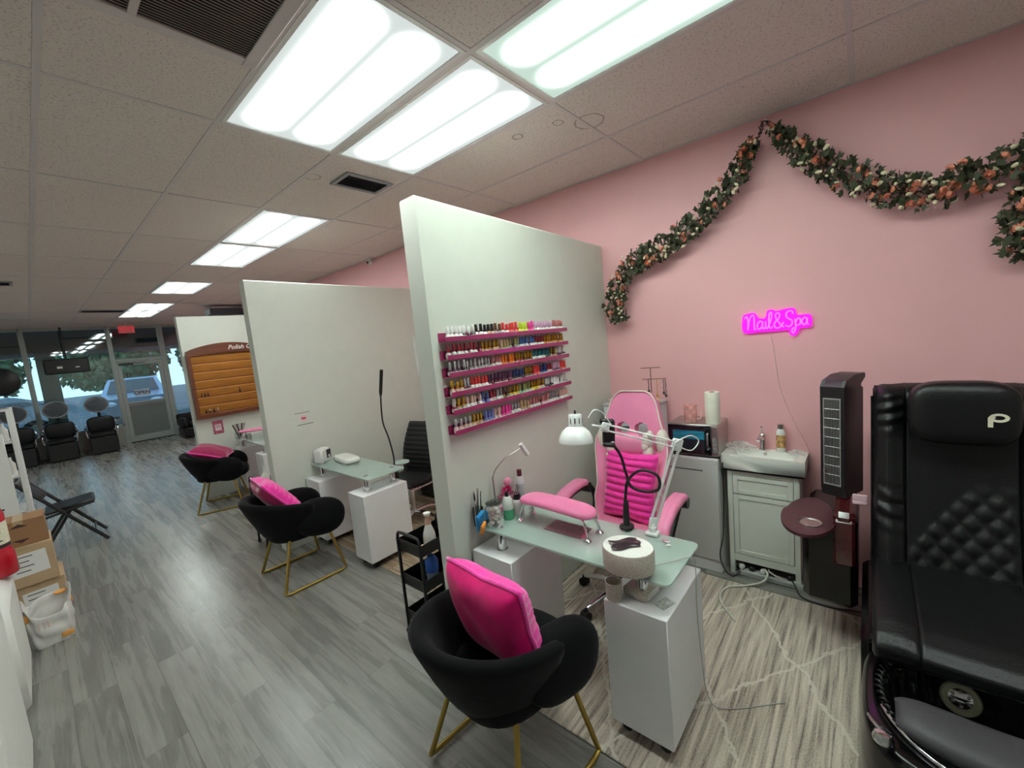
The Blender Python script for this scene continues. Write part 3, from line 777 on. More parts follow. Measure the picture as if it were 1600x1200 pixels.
# black ribbed office chair behind middle partition
t = thing('office_chair', 'black ribbed office chair with chrome frame behind the middle desk', 'chair', (1.62, 2.28, 0), R(12))
bk = MB()
def bf(u, v):
    h = v*.50; w = .205-.02*v
    return ((.12+.14*v-.05*math.sin(PI*v)) - .010*abs(math.sin(v*PI*11)), (u*2-1)*w, .46+h)
o = MB().grid(bf, 9, 89).build('backrest', BLEATH, t, sharp=80); m = o.modifiers.new('thick', 'SOLIDIFY'); m.thickness = .03; m.offset = 1
o = MB().grid(lambda u, v: (-.30+v*.44, (u*2-1)*.215, .45-.008*abs(math.sin(v*PI*9))-.02*math.sin(PI*v)), 9, 60).build('seat', BLEATH, t, sharp=80); m = o.modifiers.new('thick', 'SOLIDIFY'); m.thickness = .04; m.offset = 1
for s in (-1, 1):
    MB().tube(spline([(-.30, s*.225, .43), (0, s*.225, .41), (.12, s*.225, .43), (.135, s*.22, .5), (.16, s*.218, .72), (.26, s*.20, .97)], 6), .009, 8).build('side_frame', CHROME, t)
MB().cyl((-.05, 0, .1), (-.05, 0, .40), .025, n=14).build('gas_lift', CHROME, t)
for k in range(5):
    a = R(72*k+200); c, s_ = math.cos(a), math.sin(a)
    lo = MB().tube([(-.05, 0, .10), (-.05+c*.15, s_*.15, .105), (-.05+c*.29, s_*.29, .07)], [.02, .018, .013], 8).build('base_arm', CHROME, t)
    cx, cy = -.05+c*.29, s_*.29
    MB().cyl((cx-s_*.022, cy+c*.022, .031), (cx+s_*.022, cy-c*.022, .031), .028, n=14).build('caster', RUBBER, lo)
# tall black drawer tower at the back of the middle booth
t = thing('drawer_tower', 'tall black drawer tower in the back of the middle booth', 'drawer unit', (2.19, 2.58, 0))
MB().b2(-.15, .19, -.17, .19, .02, .86, .006).build('body', BLK, t)
MB().b2(-.17, .20, -.19, .2, .86, .885, .008).build('top', BLK, t)
for k in range(4): d_ = MB().b2(-.165, -.15, -.16, .18, .05+k*.2, .23+k*.2, .008).build('drawer', BLK, t)
# small white framed hatch on the middle half wall
t = thing('breaker_panel', 'narrow white panel cover on the middle half wall, beside the nearest half wall', 'panel', (2.30, P2-.012, 1.42))
MB().b2(-.085, .09, -.012, .01, 0, .48, .004).build('frame', WPLAS, t)
MB().b2(-.06, .065, -.018, -.012, .03, .45, .003).build('door', WPLAS, t)

# ================================================================== POLISH SHELVES ON THE NEAREST HALF WALL
RY = P1-.001
rowz = [1.790, 1.697, 1.607, 1.506, 1.412, 1.305]
ordn = ['top', 'second', 'third', 'fourth', 'fifth', 'bottom']
for i, z in enumerate(rowz):
    for k, (a, b) in enumerate(((.578, 1.135), (1.139, 1.70))):
        t = thing('polish_shelf', '%s magenta acrylic shelf, %s half, on the nearest half wall' % (ordn[i], ('left', 'right')[k]), 'shelf', ((a+b)/2, RY, z), group='magenta wall shelves')
        w = (b-a)/2
        MB().b2(-w, w, -.058, 0, -.003, 0, .001).build('ledge', MAGACR, t)
        MB().b2(-w, w, -.061, -.058, -.003, .022, .001).build('front_lip', MAGACR, t)
        MB().b2(-w, w, -.003, 0, 0, .045, .001).build('back_strip', MAGACR, t)
        MB().b2(-w, -w+.003, -.058, -.003, 0, .03).b2(w-.003, w, -.058, -.003, 0, .03).build('end_cap', MAGACR, t) if False else None
PC = {'white': (232, 230, 228), 'black': (30, 26, 30), 'coral red': (222, 60, 60), 'hot pink': (236, 60, 150), 'lime': (196, 214, 50), 'lilac': (206, 160, 190),
      'dusty rose': (190, 110, 108), 'amber': (196, 122, 54), 'dark red': (150, 34, 50), 'wine': (96, 28, 46), 'tan': (196, 160, 120), 'olive': (142, 138, 84), 'navy': (42, 52, 104), 'blue': (70, 100, 160),
      'teal': (40, 104, 112), 'orange': (238, 120, 36), 'grey': (150, 150, 150), 'silver': (196, 196, 200), 'gold': (204, 160, 60), 'plum': (92, 44, 78), 'mint': (160, 206, 176), 'yellow': (230, 206, 70),
      'nude pink': (222, 176, 160), 'brown': (104, 66, 48), 'dark green': (40, 72, 58), 'pale pink': (236, 196, 204), 'periwinkle': (110, 120, 190), 'clear': (226, 220, 214)}
def pm(c, cap=False):
    if c in ('gold', 'silver') and cap: return mat('cap_'+c, PC[c], .25, metal=.9, var=.03)
    return mat(('cap_' if cap else 'polish_')+c.replace(' ', '_'), PC[c], .3 if cap else .12, coat=0 if cap else .6, var=.04)
# (number, polish colour, cap colour)
rows = [
 [(4, 'white', 'white'), (2, 'black', 'white'), (1, 'black', 'clear'), (3, 'white', 'black'), (2, 'tan', 'black'), (2, 'grey', 'brown'), (2, 'white', 'coral red'), (3, 'coral red', 'coral red'), (3, 'lime', 'lime'), (2, 'hot pink', 'hot pink'), (3, 'white', 'lilac'), (4, 'white', 'lilac'), (4, 'white', 'dusty rose')],
 [(7, 'white', 'dark red'), (1, 'dark red', 'wine'), (5, 'tan', 'gold'), (3, 'olive', 'tan'), (3, 'grey', 'olive'), (5, 'white', 'blue'), (3, 'white', 'dark red'), (8, 'amber', 'gold')],
 [(3, 'plum', 'silver'), (2, 'black', 'silver'), (6, 'grey', 'silver'), (3, 'white', 'dusty rose'), (4, 'orange', 'orange'), (3, 'dark red', 'gold'), (3, 'brown', 'gold'), (5, 'white', 'teal'), (2, 'dark green', 'teal'), (2, 'tan', 'gold'), (4, 'plum', 'clear')],
 [(3, 'nude pink', 'gold'), (2, 'wine', 'silver'), (5, 'white', 'coral red'), (8, 'wine', 'plum'), (4, 'black', 'navy'), (3, 'brown', 'gold'), (3, 'coral red', 'coral red'), (3, 'blue', 'navy'), (2, 'pale pink', 'dark red'), (3, 'plum', 'lilac'), (3, 'coral red', 'coral red')],
 [(1, 'dark red', 'clear'), (2, 'tan', 'gold'), (4, 'white', 'nude pink'), (2, 'periwinkle', 'blue'), (2, 'pale pink', 'dark red'), (2, 'white', 'silver'), (2, 'olive', 'brown'), (3, 'yellow', 'gold'), (4, 'mint', 'olive'), (3, 'yellow', 'gold'), (2, 'nude pink', 'gold'), (3, 'black', 'white'), (4, 'white', 'white'), (2, 'grey', 'clear')],
 [(1, 'pale pink', 'silver'), (3, 'nude pink', 'silver'), (3, 'tan', 'gold'), (3, 'periwinkle', 'periwinkle'), (2, 'pale pink', 'nude pink'), (3, 'hot pink', 'hot pink'), (3, 'white', 'silver'), (3, 'tan', 'tan'), (4, 'white', 'dusty rose'), (3, 'pale pink', 'dusty rose'), (4, 'white', 'silver'), (4, 'white', 'nude pink')]]
nums = ['first', 'second', 'third', 'fourth', 'fifth', 'sixth', 'seventh', 'eighth', 'ninth', 'tenth', 'eleventh', 'twelfth', 'thirteenth', 'fourteenth', 'fifteenth', 'sixteenth', 'seventeenth', 'eighteenth', 'nineteenth', 'twentieth']
tens = ['twenty', 'thirty']
def nth(k):
    if k < 20: return nums[k]
    k += 1
    if k == 30: return 'thirtieth'
    return tens[k//10-2]+'-'+nums[k % 10-1]
PROTO = {}
def bottle(body, cap, style):
    key = (body, cap, style)
    if key not in PROTO:
        w = .0146
        if style == 0: prof = [(w*.92, 0), (w, .002), (w, .028), (w*.8, .033), (w*.45, .036), (w*.45, .038), (0, .038)]
        else: prof = [(w*.8, 0), (w*.95, .002), (w, .018), (w*.85, .030), (w*.5, .036), (w*.45, .038), (0, .038)]
        ch = .040 if style == 0 else .036
        b = MB().lathe(prof, n=10).build('nail_polish_bottle', pm(body)); b.location = (0, 0, 0)
        MB().lathe([(w*.62, .036), (w*.68, .039), (w*.58, .038+ch-.002), (w*.5, .038+ch), (0, .038+ch)], n=8).build('cap', pm(cap, True), b)
        MB().lathe([(w*1.03, .006), (w*1.03, .024)], n=10).build('label_band', PAPER, b) if style == 0 else None
        PROTO[key] = b; return b
    p = PROTO[key]; c = p.copy(); COL.objects.link(c)
    for k in p.children_recursive if False else [o for o in KIDL.get(p.name, [])]:
        q = k.copy(); COL.objects.link(q); q.parent = c
    return c
KIDL = {}
for i, row in enumerate(rows):
    tot = sum(r_[0] for r_ in row); k = 0
    for n, body, cap in row:
        for q in range(n):
            key = (body, cap, 0 if (k*7+i) % 5 else 1)
            new = key not in PROTO
            b = bottle(*key)
            if new: KIDL[b.name] = [o for o in bpy.data.objects if o.parent == b]
            x = .598+(1.685-.598)*(k+.5)/tot+random.uniform(-.003, .003)
            sc = random.uniform(.93, 1.04)
            b.location = (x, RY-.032+random.uniform(-.006, .006), rowz[i]+.0008); b.scale = (1, 1, sc)
            row_n = ordn[i]
            tag(b, '%s nail polish, %s cap, %s from the left on the %s magenta shelf' % (body, cap, nth(k), row_n), 'nail polish', 'nail polish bottles on the magenta shelves')
            k += 1

# ================================================================== THINGS ON THE FRONT DESK
GZ = .766   # glass surface (desk stands on the rug)
# hand rest
t = thing('hand_rest', 'pink padded hand rest on chrome legs on the front desk', 'hand rest', (.885, -.04, GZ), R(-3))
def hr(u, v):
    y = (v*2-1)*.235; w = .068*(1-.12*abs(v*2-1)**6)
    a = 2*PI*u; ca, sa = math.cos(a), math.sin(a)
    z = .128-.16*y*y*4*.12-.012*abs(v*2-1)**4
    k = .35
    e = (1-abs(v*2-1)**10)**.5
    return (w*math.copysign(abs(ca)**.6, ca)*max(e, .3), y, z+.023*math.copysign(abs(sa)**.7, sa)*max(e, .25))
m = MB().grid(hr, 24, 31, cu=True); m.add([hr(k/24, 0) for k in range(24)], [list(range(24))]); m.add([hr(k/24, 1) for k in range(24)], [list(range(24))])
m.build('pad', mat('bright_pink_leather', (250, 138, 184), .35, var=.03), t, sharp=70)
for sx in (-1, 1):
    for sy in (-1, 1):
        l = MB().tube(spline([(sx*.035, sy*.165, .115), (sx*.044, sy*.195, .09), (sx*.052, sy*.215, .05), (sx*.055, sy*.222, .016)], 4), [.007]*5+[.0075]*5+[.008]*3, 8).build('leg', CHROME, t)
        MB().lathe([(.019, 0), (.02, .004), (.014, .014), (.0, .02)], (sx*.055, sy*.222, .0), 14).build('foot', CHROME, l)
# sheet under the pad
t = thing('design_sheet', 'dark pink printed sheet lying on the glass under the hand rest', 'sheet', (.89, -.10, GZ+.0005))
MB().b2(-.062, .062, -.11, .11, 0, .0012).build('paper', mat('plum_print', (128, 88, 98), .35, var=.35, vscale=60), t)
MB().b2(-.048, -.02, -.135, -.105, .0012, .004, .001).build('pink_clip', mat('clip_pink', (226, 60, 120), .4), t)
# glitter nail lamp (oval drum) and its box
GLIT = mat('glitter_shell', (206, 196, 184), .35, metal=.35, var=.35, vscale=260, bump=.6, bscale=300)
GLITW = mat('glitter_white_top', (226, 224, 218), .4, var=.12, vscale=300)
t = thing('nail_lamp', 'sparkly round nail lamp at the corner of the front desk', 'nail lamp', (.700, -.525, GZ))
MB().lathe([(.0, .02), (.106, .02), (.108, .03), (.108, .102), (.104, .108), (.0, .110)], n=40, sx=.86, sy=1.0).build('head', GLIT, t)
MB().lathe([(.103, .1085), (.0, .1115)], n=40, sx=.86, sy=1.0).build('top_plate', GLITW, t)
MB().lathe([(.0, 0), (.078, 0), (.08, .02), (.0, .02)], (.01, .01, 0), 32, sx=.86).build('base', GLIT, t)
# its cord runs over the glass and down the pedestal
MB().tube(spline([(.76, -.60, GZ+.012), (.84, -.65, GZ+.006), (.92, -.712, GZ+.004), (.925, -.722, GZ-.05), (.90, -.728, .55), (.93, -.728, .30), (.99, -.732, .06), (1.02, -.80, .018), (1.2, -1.0, .016)], 8), .0022, 6).build('power_cord', mat('grey_cable', (176, 174, 168), .5), t, True)
t = thing('foil_packet', 'dark crumpled foil packet lying on the sparkly nail lamp', 'packet', (.70, -.515, GZ+.1135), R(40))
def pk(s_):
    return lambda u, v: ((u-.5)*.075+.008*math.sin(6*v), (v-.5)*.12+.006*math.sin(9*u), .004+s_*.004*(1-(2*u-1)**4)*(1-(2*v-1)**4)+.003*math.sin(9*u)*math.sin(8*v))
MB().grid(pk(-1), 12, 16).grid(pk(1), 12, 16).build('pouch', mat('plum_foil', (62, 48, 54), .3, metal=.4, var=.2), t)
MB().lathe([(.007, 0), (.008, .003), (0, .004)], (-.01, -.045, .008), 12).build('snap', CHROME, t)
t = thing('glitter_box', 'sparkly flat box on the near white pedestal, under the glass', 'box', (.80, -.555, .6435), R(-8))
MB().b2(-.11, .11, -.055, .055, 0, .045, .012).build('body', GLIT, t)
MB().b2(-.09, .0, -.0565, -.055, .008, .035).build('front_label', PAPER, t)
t = thing('price_card', 'small printed clear card on the near white pedestal', 'card', (.735, -.655, .6435), R(-20))
MB().b2(-.035, .035, -.025, .025, 0, .002).build('card', mat('grey_print_card', (190, 192, 184), .3, var=.4, vscale=90), t)
tag(MB().lathe([(.03, 0), (.034, .004), (.036, .08), (.033, .08), (.031, .006), (0, .005)], (.66, -.47, .6435), 20).build('glitter_cup', GLIT, None), 'sparkly cup on the corner of the near pedestal, below the nail lamp', 'cup')
# white swing arm lamp
t = thing('desk_lamp', 'white swing arm lamp clamped to the right edge of the front desk', 'lamp', (1.045, -.49, .75))
def W(p): return Vector(p)-Vector((1.045, -.49, .75))
MB().b2(-.028, .022, -.03, .03, .016, .03, .003).b2(-.028, .022, -.03, .03, -.035, -.027, .003).b2(.0195, .027, -.025, .025, -.035, .03, .002).cyl((-.012, 0, -.075), (-.012, 0, -.027), .005).cyl((-.012, 0, -.085), (-.012, 0, -.075), .017).cyl((0, 0, .03), (0, 0, .052), .016).build('clamp', WMET, t)
B = W((1.058, -.49, .815)); J = W((1.160, -.587, 1.192)); Hn = W((.915, -.345, 1.318))
side = Vector((.55, .62, 0)).normalized()
def rods(a, b, off, name):
    d = (b-a).normalized(); n = Vector((0, 0, 1)); n = (n-d*n.dot(d)); n = n.normalized() if n.length > .2 else side
    if abs(d.z) > .8: n = d.cross(side).normalized()
    m = MB()
    for s_ in (-1, 1):
        for q in (-.006, .006):
            m.tube([a+n*off*s_+side*q, b+n*off*s_+side*q], .0038, 6)
    o = m.build(name, WMET, t)
    sp_ = []
    c0 = a+d*.06; c1 = a+d*.20
    for k in range(61):
        tt = k/60; sp_.append(c0.lerp(c1, tt)+n*(.005*math.cos(tt*PI*24))+side*(.005*math.sin(tt*PI*24)))
    MB().tube(sp_, .0012, 5).build('spring', CHROME, o, sharp=80)
MB().tube([W((1.045, -.49, .80)), B], .009, 10).box(B, (.045, .016, .06), (0, .2, R(-40)), .004).build('base_joint', WMET, t)
rods(B, J, .016, 'lower_arm'); rods(J, Hn, .014, 'upper_arm')
jm = MB().box(J, (.055, .014, .06), (0, .3, R(-40)), .004)
jm.cyl(J-side*.012, J+side*.012, .013, n=12); jm.build('elbow', WMET, t)
MB().box(Hn, (.04, .014, .045), (0, .3, R(-40)), .004).cyl(Hn-side*.014, Hn+side*.014, .012, n=12).tube([Hn, W((.868, -.30, 1.335))], .006, 8).build('head_joint', WMET, t)
MB().tube(spline([J+Vector((-.02, .02, .0)), J+Vector((.0, -.02, .03)), J+Vector((.06, -.05, .035)), J+Vector((.10, -.07, .0)), J+Vector((.05, -.05, -.035)), J+Vector((-.0, -.01, -.01))], 8), .003, 6).build('cable_loop', WMET, t)
MB().tube(spline([W((.865, -.285, 1.37)), W((.88, -.31, 1.405)), W((.91, -.335, 1.39)), Hn+Vector((.02, -.02, .01))], 8), .003, 6).build('cable', WMET, t)
ax = Vector((.10, .02, 1)).normalized(); rot = ax.to_track_quat('Z', 'Y').to_matrix().to_4x4()
Mh = Matrix.Translation(W((.815, -.240, 1.262))) @ rot
hd = MB().lathe([(.082, 0), (.081, .012), (.076, .03), (.064, .052), (.046, .068), (.034, .075), (.034, .082), (.033, .125), (.028, .132), (.0, .134)], n=36, M=Mh)
hd.lathe([(.080, .001), (.074, .03), (.06, .05), (.03, .07)], n=36, M=Mh); ho = hd.build('shade', WMET, t, sharp=50)
sl = MB()
for k in range(10):
    a = 2*PI*k/10; sl.box((0, 0, 0), (.002, .005, .026), None, M_) if False else sl.add(*(lambda c, s_: ([(.0345*math.cos(c+q), .0345*math.sin(c+q), z) for q in (-.06, .06) for z in (.09, .115)], [(0, 1, 3, 2)]))(a, 0), Mh)
sl.build('vent_slots', BLK, ho)
MB().lathe([(0, .134), (.006, .134), (.004, .150), (0, .150)], n=10, M=Mh).build('switch', BLK, ho)
MB().ell((0, 0, .03), (.026, .026, .032), M=Mh).build('bulb', WPLAS, ho)

# black gooseneck phone holder
t = thing('phone_holder', 'black gooseneck phone holder standing on the back edge of the front desk', 'phone holder', (1.045, -.355, GZ))
def W2(p): return Vector(p)-Vector((1.045, -.355, GZ))
MB().ell((0, 0, .008), (.042, .036, .012), 20, 8, q=.7).b2(-.03, .028, -.02, .02, -.045, -.026, .005).b2(.022, .03, -.015, .015, -.045, .01, .003).build('clamp', BLK, t)
MB().tube([(0, 0, .01), (0, 0, .06), (0, -.004, .14)], [.016, .017, .013], 14).build('grip', BLK, t)
gp = spline([W2((1.045, -.355, .90)), W2((1.05, -.36, .96)), W2((1.055, -.375, 1.02)), W2((1.06, -.44, 1.075)), W2((1.065, -.52, 1.06)), W2((1.07, -.52, .99)), W2((1.07, -.45, .965)), W2((1.06, -.385, .985)), W2((1.055, -.365, 1.05)), W2((1.05, -.345, 1.14)), W2((1.045, -.312, 1.195))], 10)
MB().tube(gp, .0075, 10).build('gooseneck', BLK, t, sharp=80)
h_ = MB().box(W2((1.035, -.295, 1.262)), (.022, .062, .135), (R(4), R(-8), R(20)), .01)
ho = h_.build('cradle', BLK, t)
MB().box(W2((1.022, -.297, 1.32)), (.028, .072, .026), (R(4), R(-8), R(20)), .008).box(W2((1.022, -.300, 1.20)), (.026, .062, .022), (R(4), R(-8), R(20)), .008).build('jaw', BLK, ho)
MB().ell(W2((1.045, -.306, 1.205)), (.014, .014, .014), 12, 8).build('ball_joint', CHROME, ho)
# little white bow clip
t = thing('bow_clip', 'tiny white bow clip on the glass corner by the lamp clamp', 'clip', (.985, -.585, GZ), R(30))
MB().add([(-.02, -.014, .004), (0, 0, .006), (-.02, .014, .004), (.02, -.014, .004), (.02, .014, .004)], [(0, 1, 2), (1, 3, 4)]).build('wings', WPLAS, t)
MB().cyl((0, 0, 0), (0, 0, .01), .005, n=10).build('knot', WPLAS, t)

# bottles and jars at the half wall
t = thing('candy_jar', 'clear round jar full of white cotton balls on the front desk', 'jar', (.735, .27, GZ))
MB().lathe([(.0, .002), (.046, .002), (.052, .01), (.052, .10), (.044, .115), (.040, .118), (.044, .128), (.046, .128)], n=28).build('glass', CLEAR, t)
ct = MB()
for k in range(70):
    a = random.uniform(0, 2*PI); r_ = .036*math.sqrt(random.random()); ct.ell((r_*math.cos(a), r_*math.sin(a), .014+.095*random.random()), (.012,)*3, 8, 6)
o = ct.build('cotton', mat('cotton', (240, 226, 222), .9, var=.06), t); o['kind'] = 'stuff'
MB().ell((0, 0, .138), (.014, .014, .012)).lathe([(.045, .128), (.03, .133), (0, .135)], n=24).build('lid', CLEAR, t)
t = thing('pump_bottle', 'bottle of green liquid with a white top half and black cap', 'bottle', (.838, .262, GZ))
MB().lathe([(.0, 0), (.030, 0), (.032, .004), (.032, .058)], n=20).build('green_base', mat('green_liquid', (64, 168, 120), .15, coat=.5), t)
MB().lathe([(.032, .058), (.031, .10), (.020, .125), (.012, .13)], n=20).build('clear_top', mat('milky_plastic', (216, 226, 216), .3, alpha=.85), t)
MB().cyl((0, 0, .13), (0, 0, .155), .012).cyl((0, 0, .155), (.012, -.02, .17), .003).build('cap', BLK, t)
t = thing('dispenser_bottle', 'clear pump dispenser with black collar on the front desk', 'bottle', (.905, .245, GZ))
MB().lathe([(.0, 0), (.032, 0), (.034, .004), (.034, .08), (.026, .092), (.022, .094)], n=24).build('body', mat('frosty_plastic', (226, 220, 220), .25, alpha=.7), t)
MB().lathe([(.023, .094), (.023, .11), (.0, .11)], n=20).build('collar', BLK, t)
MB().lathe([(.018, .11), (.016, .125), (.007, .13), (.006, .15), (0, .15)], n=16).build('pump', CLEAR, t)
t = thing('tool_box', 'pink clear acrylic organiser behind the bottles on the front desk', 'organiser', (.925, .335, GZ))
ac = mat('pink_clear_acrylic', (236, 160, 186), .15, alpha=.5)
MB().b2(-.055, .055, -.035, .035, 0, .004).b2(-.055, -.051, -.035, .035, .004, .10).b2(.051, .055, -.035, .035, .004, .10).b2(-.051, .051, .031, .035, .004, .10).b2(-.051, .051, -.035, -.031, .004, .10).build('box', ac, t)
t = thing('dust_brush', 'fluffy magenta dust brush with pink handle in the organiser', 'brush', (.92, .335, GZ+.05))
fl = MB()
for k in range(260):
    a = random.uniform(0, 2*PI); u = random.uniform(-1, 1); q = math.sqrt(1-u*u); d_ = Vector((q*math.cos(a), .5*q*math.sin(a), u*.7))
    c = Vector((.0, 0, .075)); fl.cyl(c, c+d_*.042, .0022, .0004, 4, cap=False)
fl.build('bristles', mat('magenta_fluff', (226, 26, 128), .8, var=.2), t)
MB().tube([(-.035, 0, .03), (-.01, -.01, .09)], .005, 8).ell((.012, 0, .122), (.028, .02, .024)).build('handle', PINKL, t)
t = thing('lotion_bottle', 'tall white bottle with dark maroon cap by the half wall', 'bottle', (1.018, .31, GZ))
MB().lathe([(.0, 0), (.026, 0), (.027, .004), (.027, .165), (.02, .182), (.016, .184)], n=20).build('body', mat('pearl_plastic', (222, 222, 222), .25), t)
MB().lathe([(.0145, .184), (.0145, .222), (.0, .222)], n=16).build('cap', mat('maroon_cap', (104, 28, 44), .35), t)
MB().lathe([(.0275, .07), (.0275, .14)], n=20).build('label_band', mat('silver_label', (196, 198, 202), .3, metal=.3, var=.2, vscale=60), t)
t = thing('brush_holder', 'clear tumbler holding silver files and brushes behind the cotton jar', 'holder', (.69, .352, GZ))
MB().lathe([(.0, 0), (.028, 0), (.031, .10), (.029, .10), (.026, .004), (0, .004)], n=20).build('tumbler', CLEAR, t)
for k, (dx, dy, hh, m_) in enumerate(((-.01, 0, .20, CHROME), (.008, .006, .21, STEEL), (.016, -.008, .17, INK), (.02, .0, .185, MAHOG))):
    MB().box((dx*1.2, dy, hh/2+.004), (.014 if k < 2 else .005, .004, hh-.01), (R(dy*300), R(dx*400), 0), .001).build('tool', m_, t)
t = thing('wipe_packet', 'blue nail wipe packet leaning at the left end of the front desk', 'packet', (.665, .315, GZ), rot=(R(12), R(-14), R(12)))
MB().box((0, 0, .052), (.072, .022, .10), None, .006).build('pouch', mat('blue_foil', (38, 142, 206), .35, var=.12), t)
MB().b2(-.02, .03, -.0125, -.0115, .012, .04).build('print', mat('dark_print', (30, 60, 80), .5, var=.5, vscale=150), t)
t = thing('wipe_packet', 'orange packet slumped below the blue packet at the desk end', 'packet', (.632, .27, GZ+.004), rot=(R(20), R(-16), R(20)))
MB().box((0, 0, .03), (.045, .018, .064), None, .005).build('pouch', mat('orange_foil', (238, 150, 50), .35, var=.12), t)
t = thing('gooseneck_light', 'small silver gooseneck light standing by the half wall', 'lamp', (.835, .350, GZ))
MB().lathe([(.0, 0), (.028, 0), (.03, .01), (.018, .016), (.009, .02)], n=20).build('base', CHROME, t)
def W3(p): return Vector(p)-Vector((.835, .350, GZ))
MB().cyl((0, 0, .018), (-.004, 0, .23), .0065, n=10).build('stem', STEEL, t)
MB().tube(spline([(-.004, 0, .22), (-.0, -.02, .27), (.05, -.05, .325), (.11, -.08, .355), (.155, -.10, .37)], 6), .0038, 8).build('gooseneck', STEEL, t)
MB().cyl((.150, -.10, .395), (.185, -.115, .325), .013, .015, 16).cyl((.185, -.115, .325), (.189, -.117, .317), .009, n=12).build('head', WMET, t)

# middle desk things
GZ2 = .754
t = thing('phone_clamp', 'tall black gooseneck holder rising from the middle desk', 'phone holder', (1.20, 1.935, .63))
MB().cyl((0, 0, 0), (0, 0, .05), .03, n=16).cyl((0, 0, .05), (0, 0, .11), .016, n=12).build('base', BLK, t)
pts = [Vector((1.2, 1.935, .74)), Vector((1.2, 1.935, .85)), Vector((1.2, 1.975, 1.0)), Vector((1.2, 2.03, 1.12)), Vector((1.2, 2.03, 1.25)), Vector((1.2, 2.012, 1.38))]
MB().tube([p-Vector((1.2, 1.935, .63)) for p in spline(pts, 8)], .007, 10).build('gooseneck', BLK, t, sharp=80)
MB().tube([(0, .077, .745), (0, .070, .78), (0, .012, .975)], [.010, .015, .015], 12).build('grip', BLK, t)
t = thing('side_disc', 'small round green glass shelf beside the middle desk', 'tray', (1.30, 1.98, .735))
MB().lathe([(0, 0), (.075, 0), (.075, .008), (0, .008)], n=28).build('glass', GREENG, t)
MB().tube([(-.09, -.03, -.01), (0, 0, -.006), (0, 0, 0)], .008, 8).build('bracket', CHROME, t)
t = thing('nail_lamp', 'white box shaped nail lamp with dark window on the middle desk', 'nail lamp', (.93, 2.74, GZ2), R(30))
MB().b2(-.07, .07, -.05, .05, 0, .135, .016).build('body', WPLAS, t)
MB().b2(-.001, .064, -.053, -.0495, .035, .118, .003).build('window', INK, t)
MB().b2(.02, .045, -.0545, -.053, .042, .066).build('button', PAPER, t)
t = thing('hand_cushion', 'white flat hand cushion lying on the middle desk', 'cushion', (1.05, 2.50, GZ2), R(-6))
MB().ell((0, 0, .034), (.075, .185, .026), 32, 12, p=.45, q=.5).build('pad', CERAM, t, sharp=80)
MB().b2(-.065, .065, -.165, .165, 0, .010, .003).build('stand', CHROME, t)
t = thing('wall_decal', 'small sticker with two black text lines and a pink logo, on the middle half wall', 'sticker', (.84, P2, 1.20))
MB().b2(-.068, .072, -.0012, -.0002, .052, .056).build('text_line', INK, t)
MB().b2(-.058, .092, -.0012, -.0002, -.062, -.057).build('text_line', INK, t)
MB().lathe([(0, 0), (.028, 0), (.028, .001), (0, .001)], n=24, M=Matrix.Translation((.008, -.0002, 0)) @ rotm((PI/2, 0, 0))).build('pink_logo', mat('decal_pink', (236, 190, 196), .6), t)
MB().b2(-.012, .028, -.0022, -.0012, -.008, .008).build('logo_mark', mat('decal_red', (196, 60, 80), .6), t)

# trolley with bottles
t = thing('utility_trolley', 'black three tier metal trolley behind the end of the nearest half wall', 'trolley', (.66, .79, 0))
w, d_ = .15, .11
for z in (.10, .34, .56):
    m = MB().b2(-w, w, -d_, d_, z, z+.006)
    for (x0, x1, y0, y1) in ((-w, -w+.004, -d_, d_), (w-.004, w, -d_, d_), (-w+.004, w-.004, -d_, -d_+.004), (-w+.004, w-.004, d_-.004, d_)): m.b2(x0, x1, y0, y1, z+.006, z+.07)
    m.build('tray', BLKM, t)
for sx in (-1, 1):
    for sy in (-1, 1):
        MB().b2(sx*w-.009, sx*w+.009, sy*d_-.006, sy*d_+.006, .04, .64, .002).build('post', BLKM, t)
        MB().cyl((sx*w-.01, sy*d_, .02), (sx*w+.01, sy*d_, .02), .02, n=12).build('caster', RUBBER, t)
    MB().tube(spline([(sx*w, -d_, .63), (sx*w, -d_+.01, .665), (sx*w, -d_+.04, .675), (sx*w, d_-.04, .675), (sx*w, d_-.01, .665), (sx*w, d_, .63)], 4), .009, 8).build('handle', BLKM, t)
t = thing('lotion_bottle', 'white pump bottle with pale pink neck on the trolley', 'bottle', (.625, .735, .567))
MB().lathe([(0, 0), (.04, 0), (.042, .01), (.036, .09), (.022, .13), (.016, .145)], n=20).build('body', CERAM, t)
MB().lathe([(.019, .145), (.019, .16), (.014, .175), (.012, .20), (0, .2)], n=16).build('pump', mat('peach_plastic', (222, 178, 160), .4), t)
MB().lathe([(.02, .2), (.022, .215), (0, .218)], n=16).build('pump_head', CERAM, t)
tag(MB().b2(.545, .575, .70, .74, .567, .605, .004).build('small_box', mat('peach_box', (236, 190, 170), .5), None), 'small peach box in the top tray of the trolley', 'box')
t = thing('water_bottle', 'crumpled blue labelled plastic bottle in the middle tray of the trolley', 'bottle', (.62, .74, .347))
MB().lathe([(0, 0), (.036, 0), (.04, .01), (.034, .03), (.04, .05), (.036, .07)], n=18).build('body', mat('clear_blue_plastic', (170, 196, 214), .2, alpha=.6), t)
MB().lathe([(.041, .07), (.042, .13), (.02, .165), (0, .17)], n=18).build('blue_wrap', mat('blue_wrap', (36, 88, 178), .4, var=.2), t)

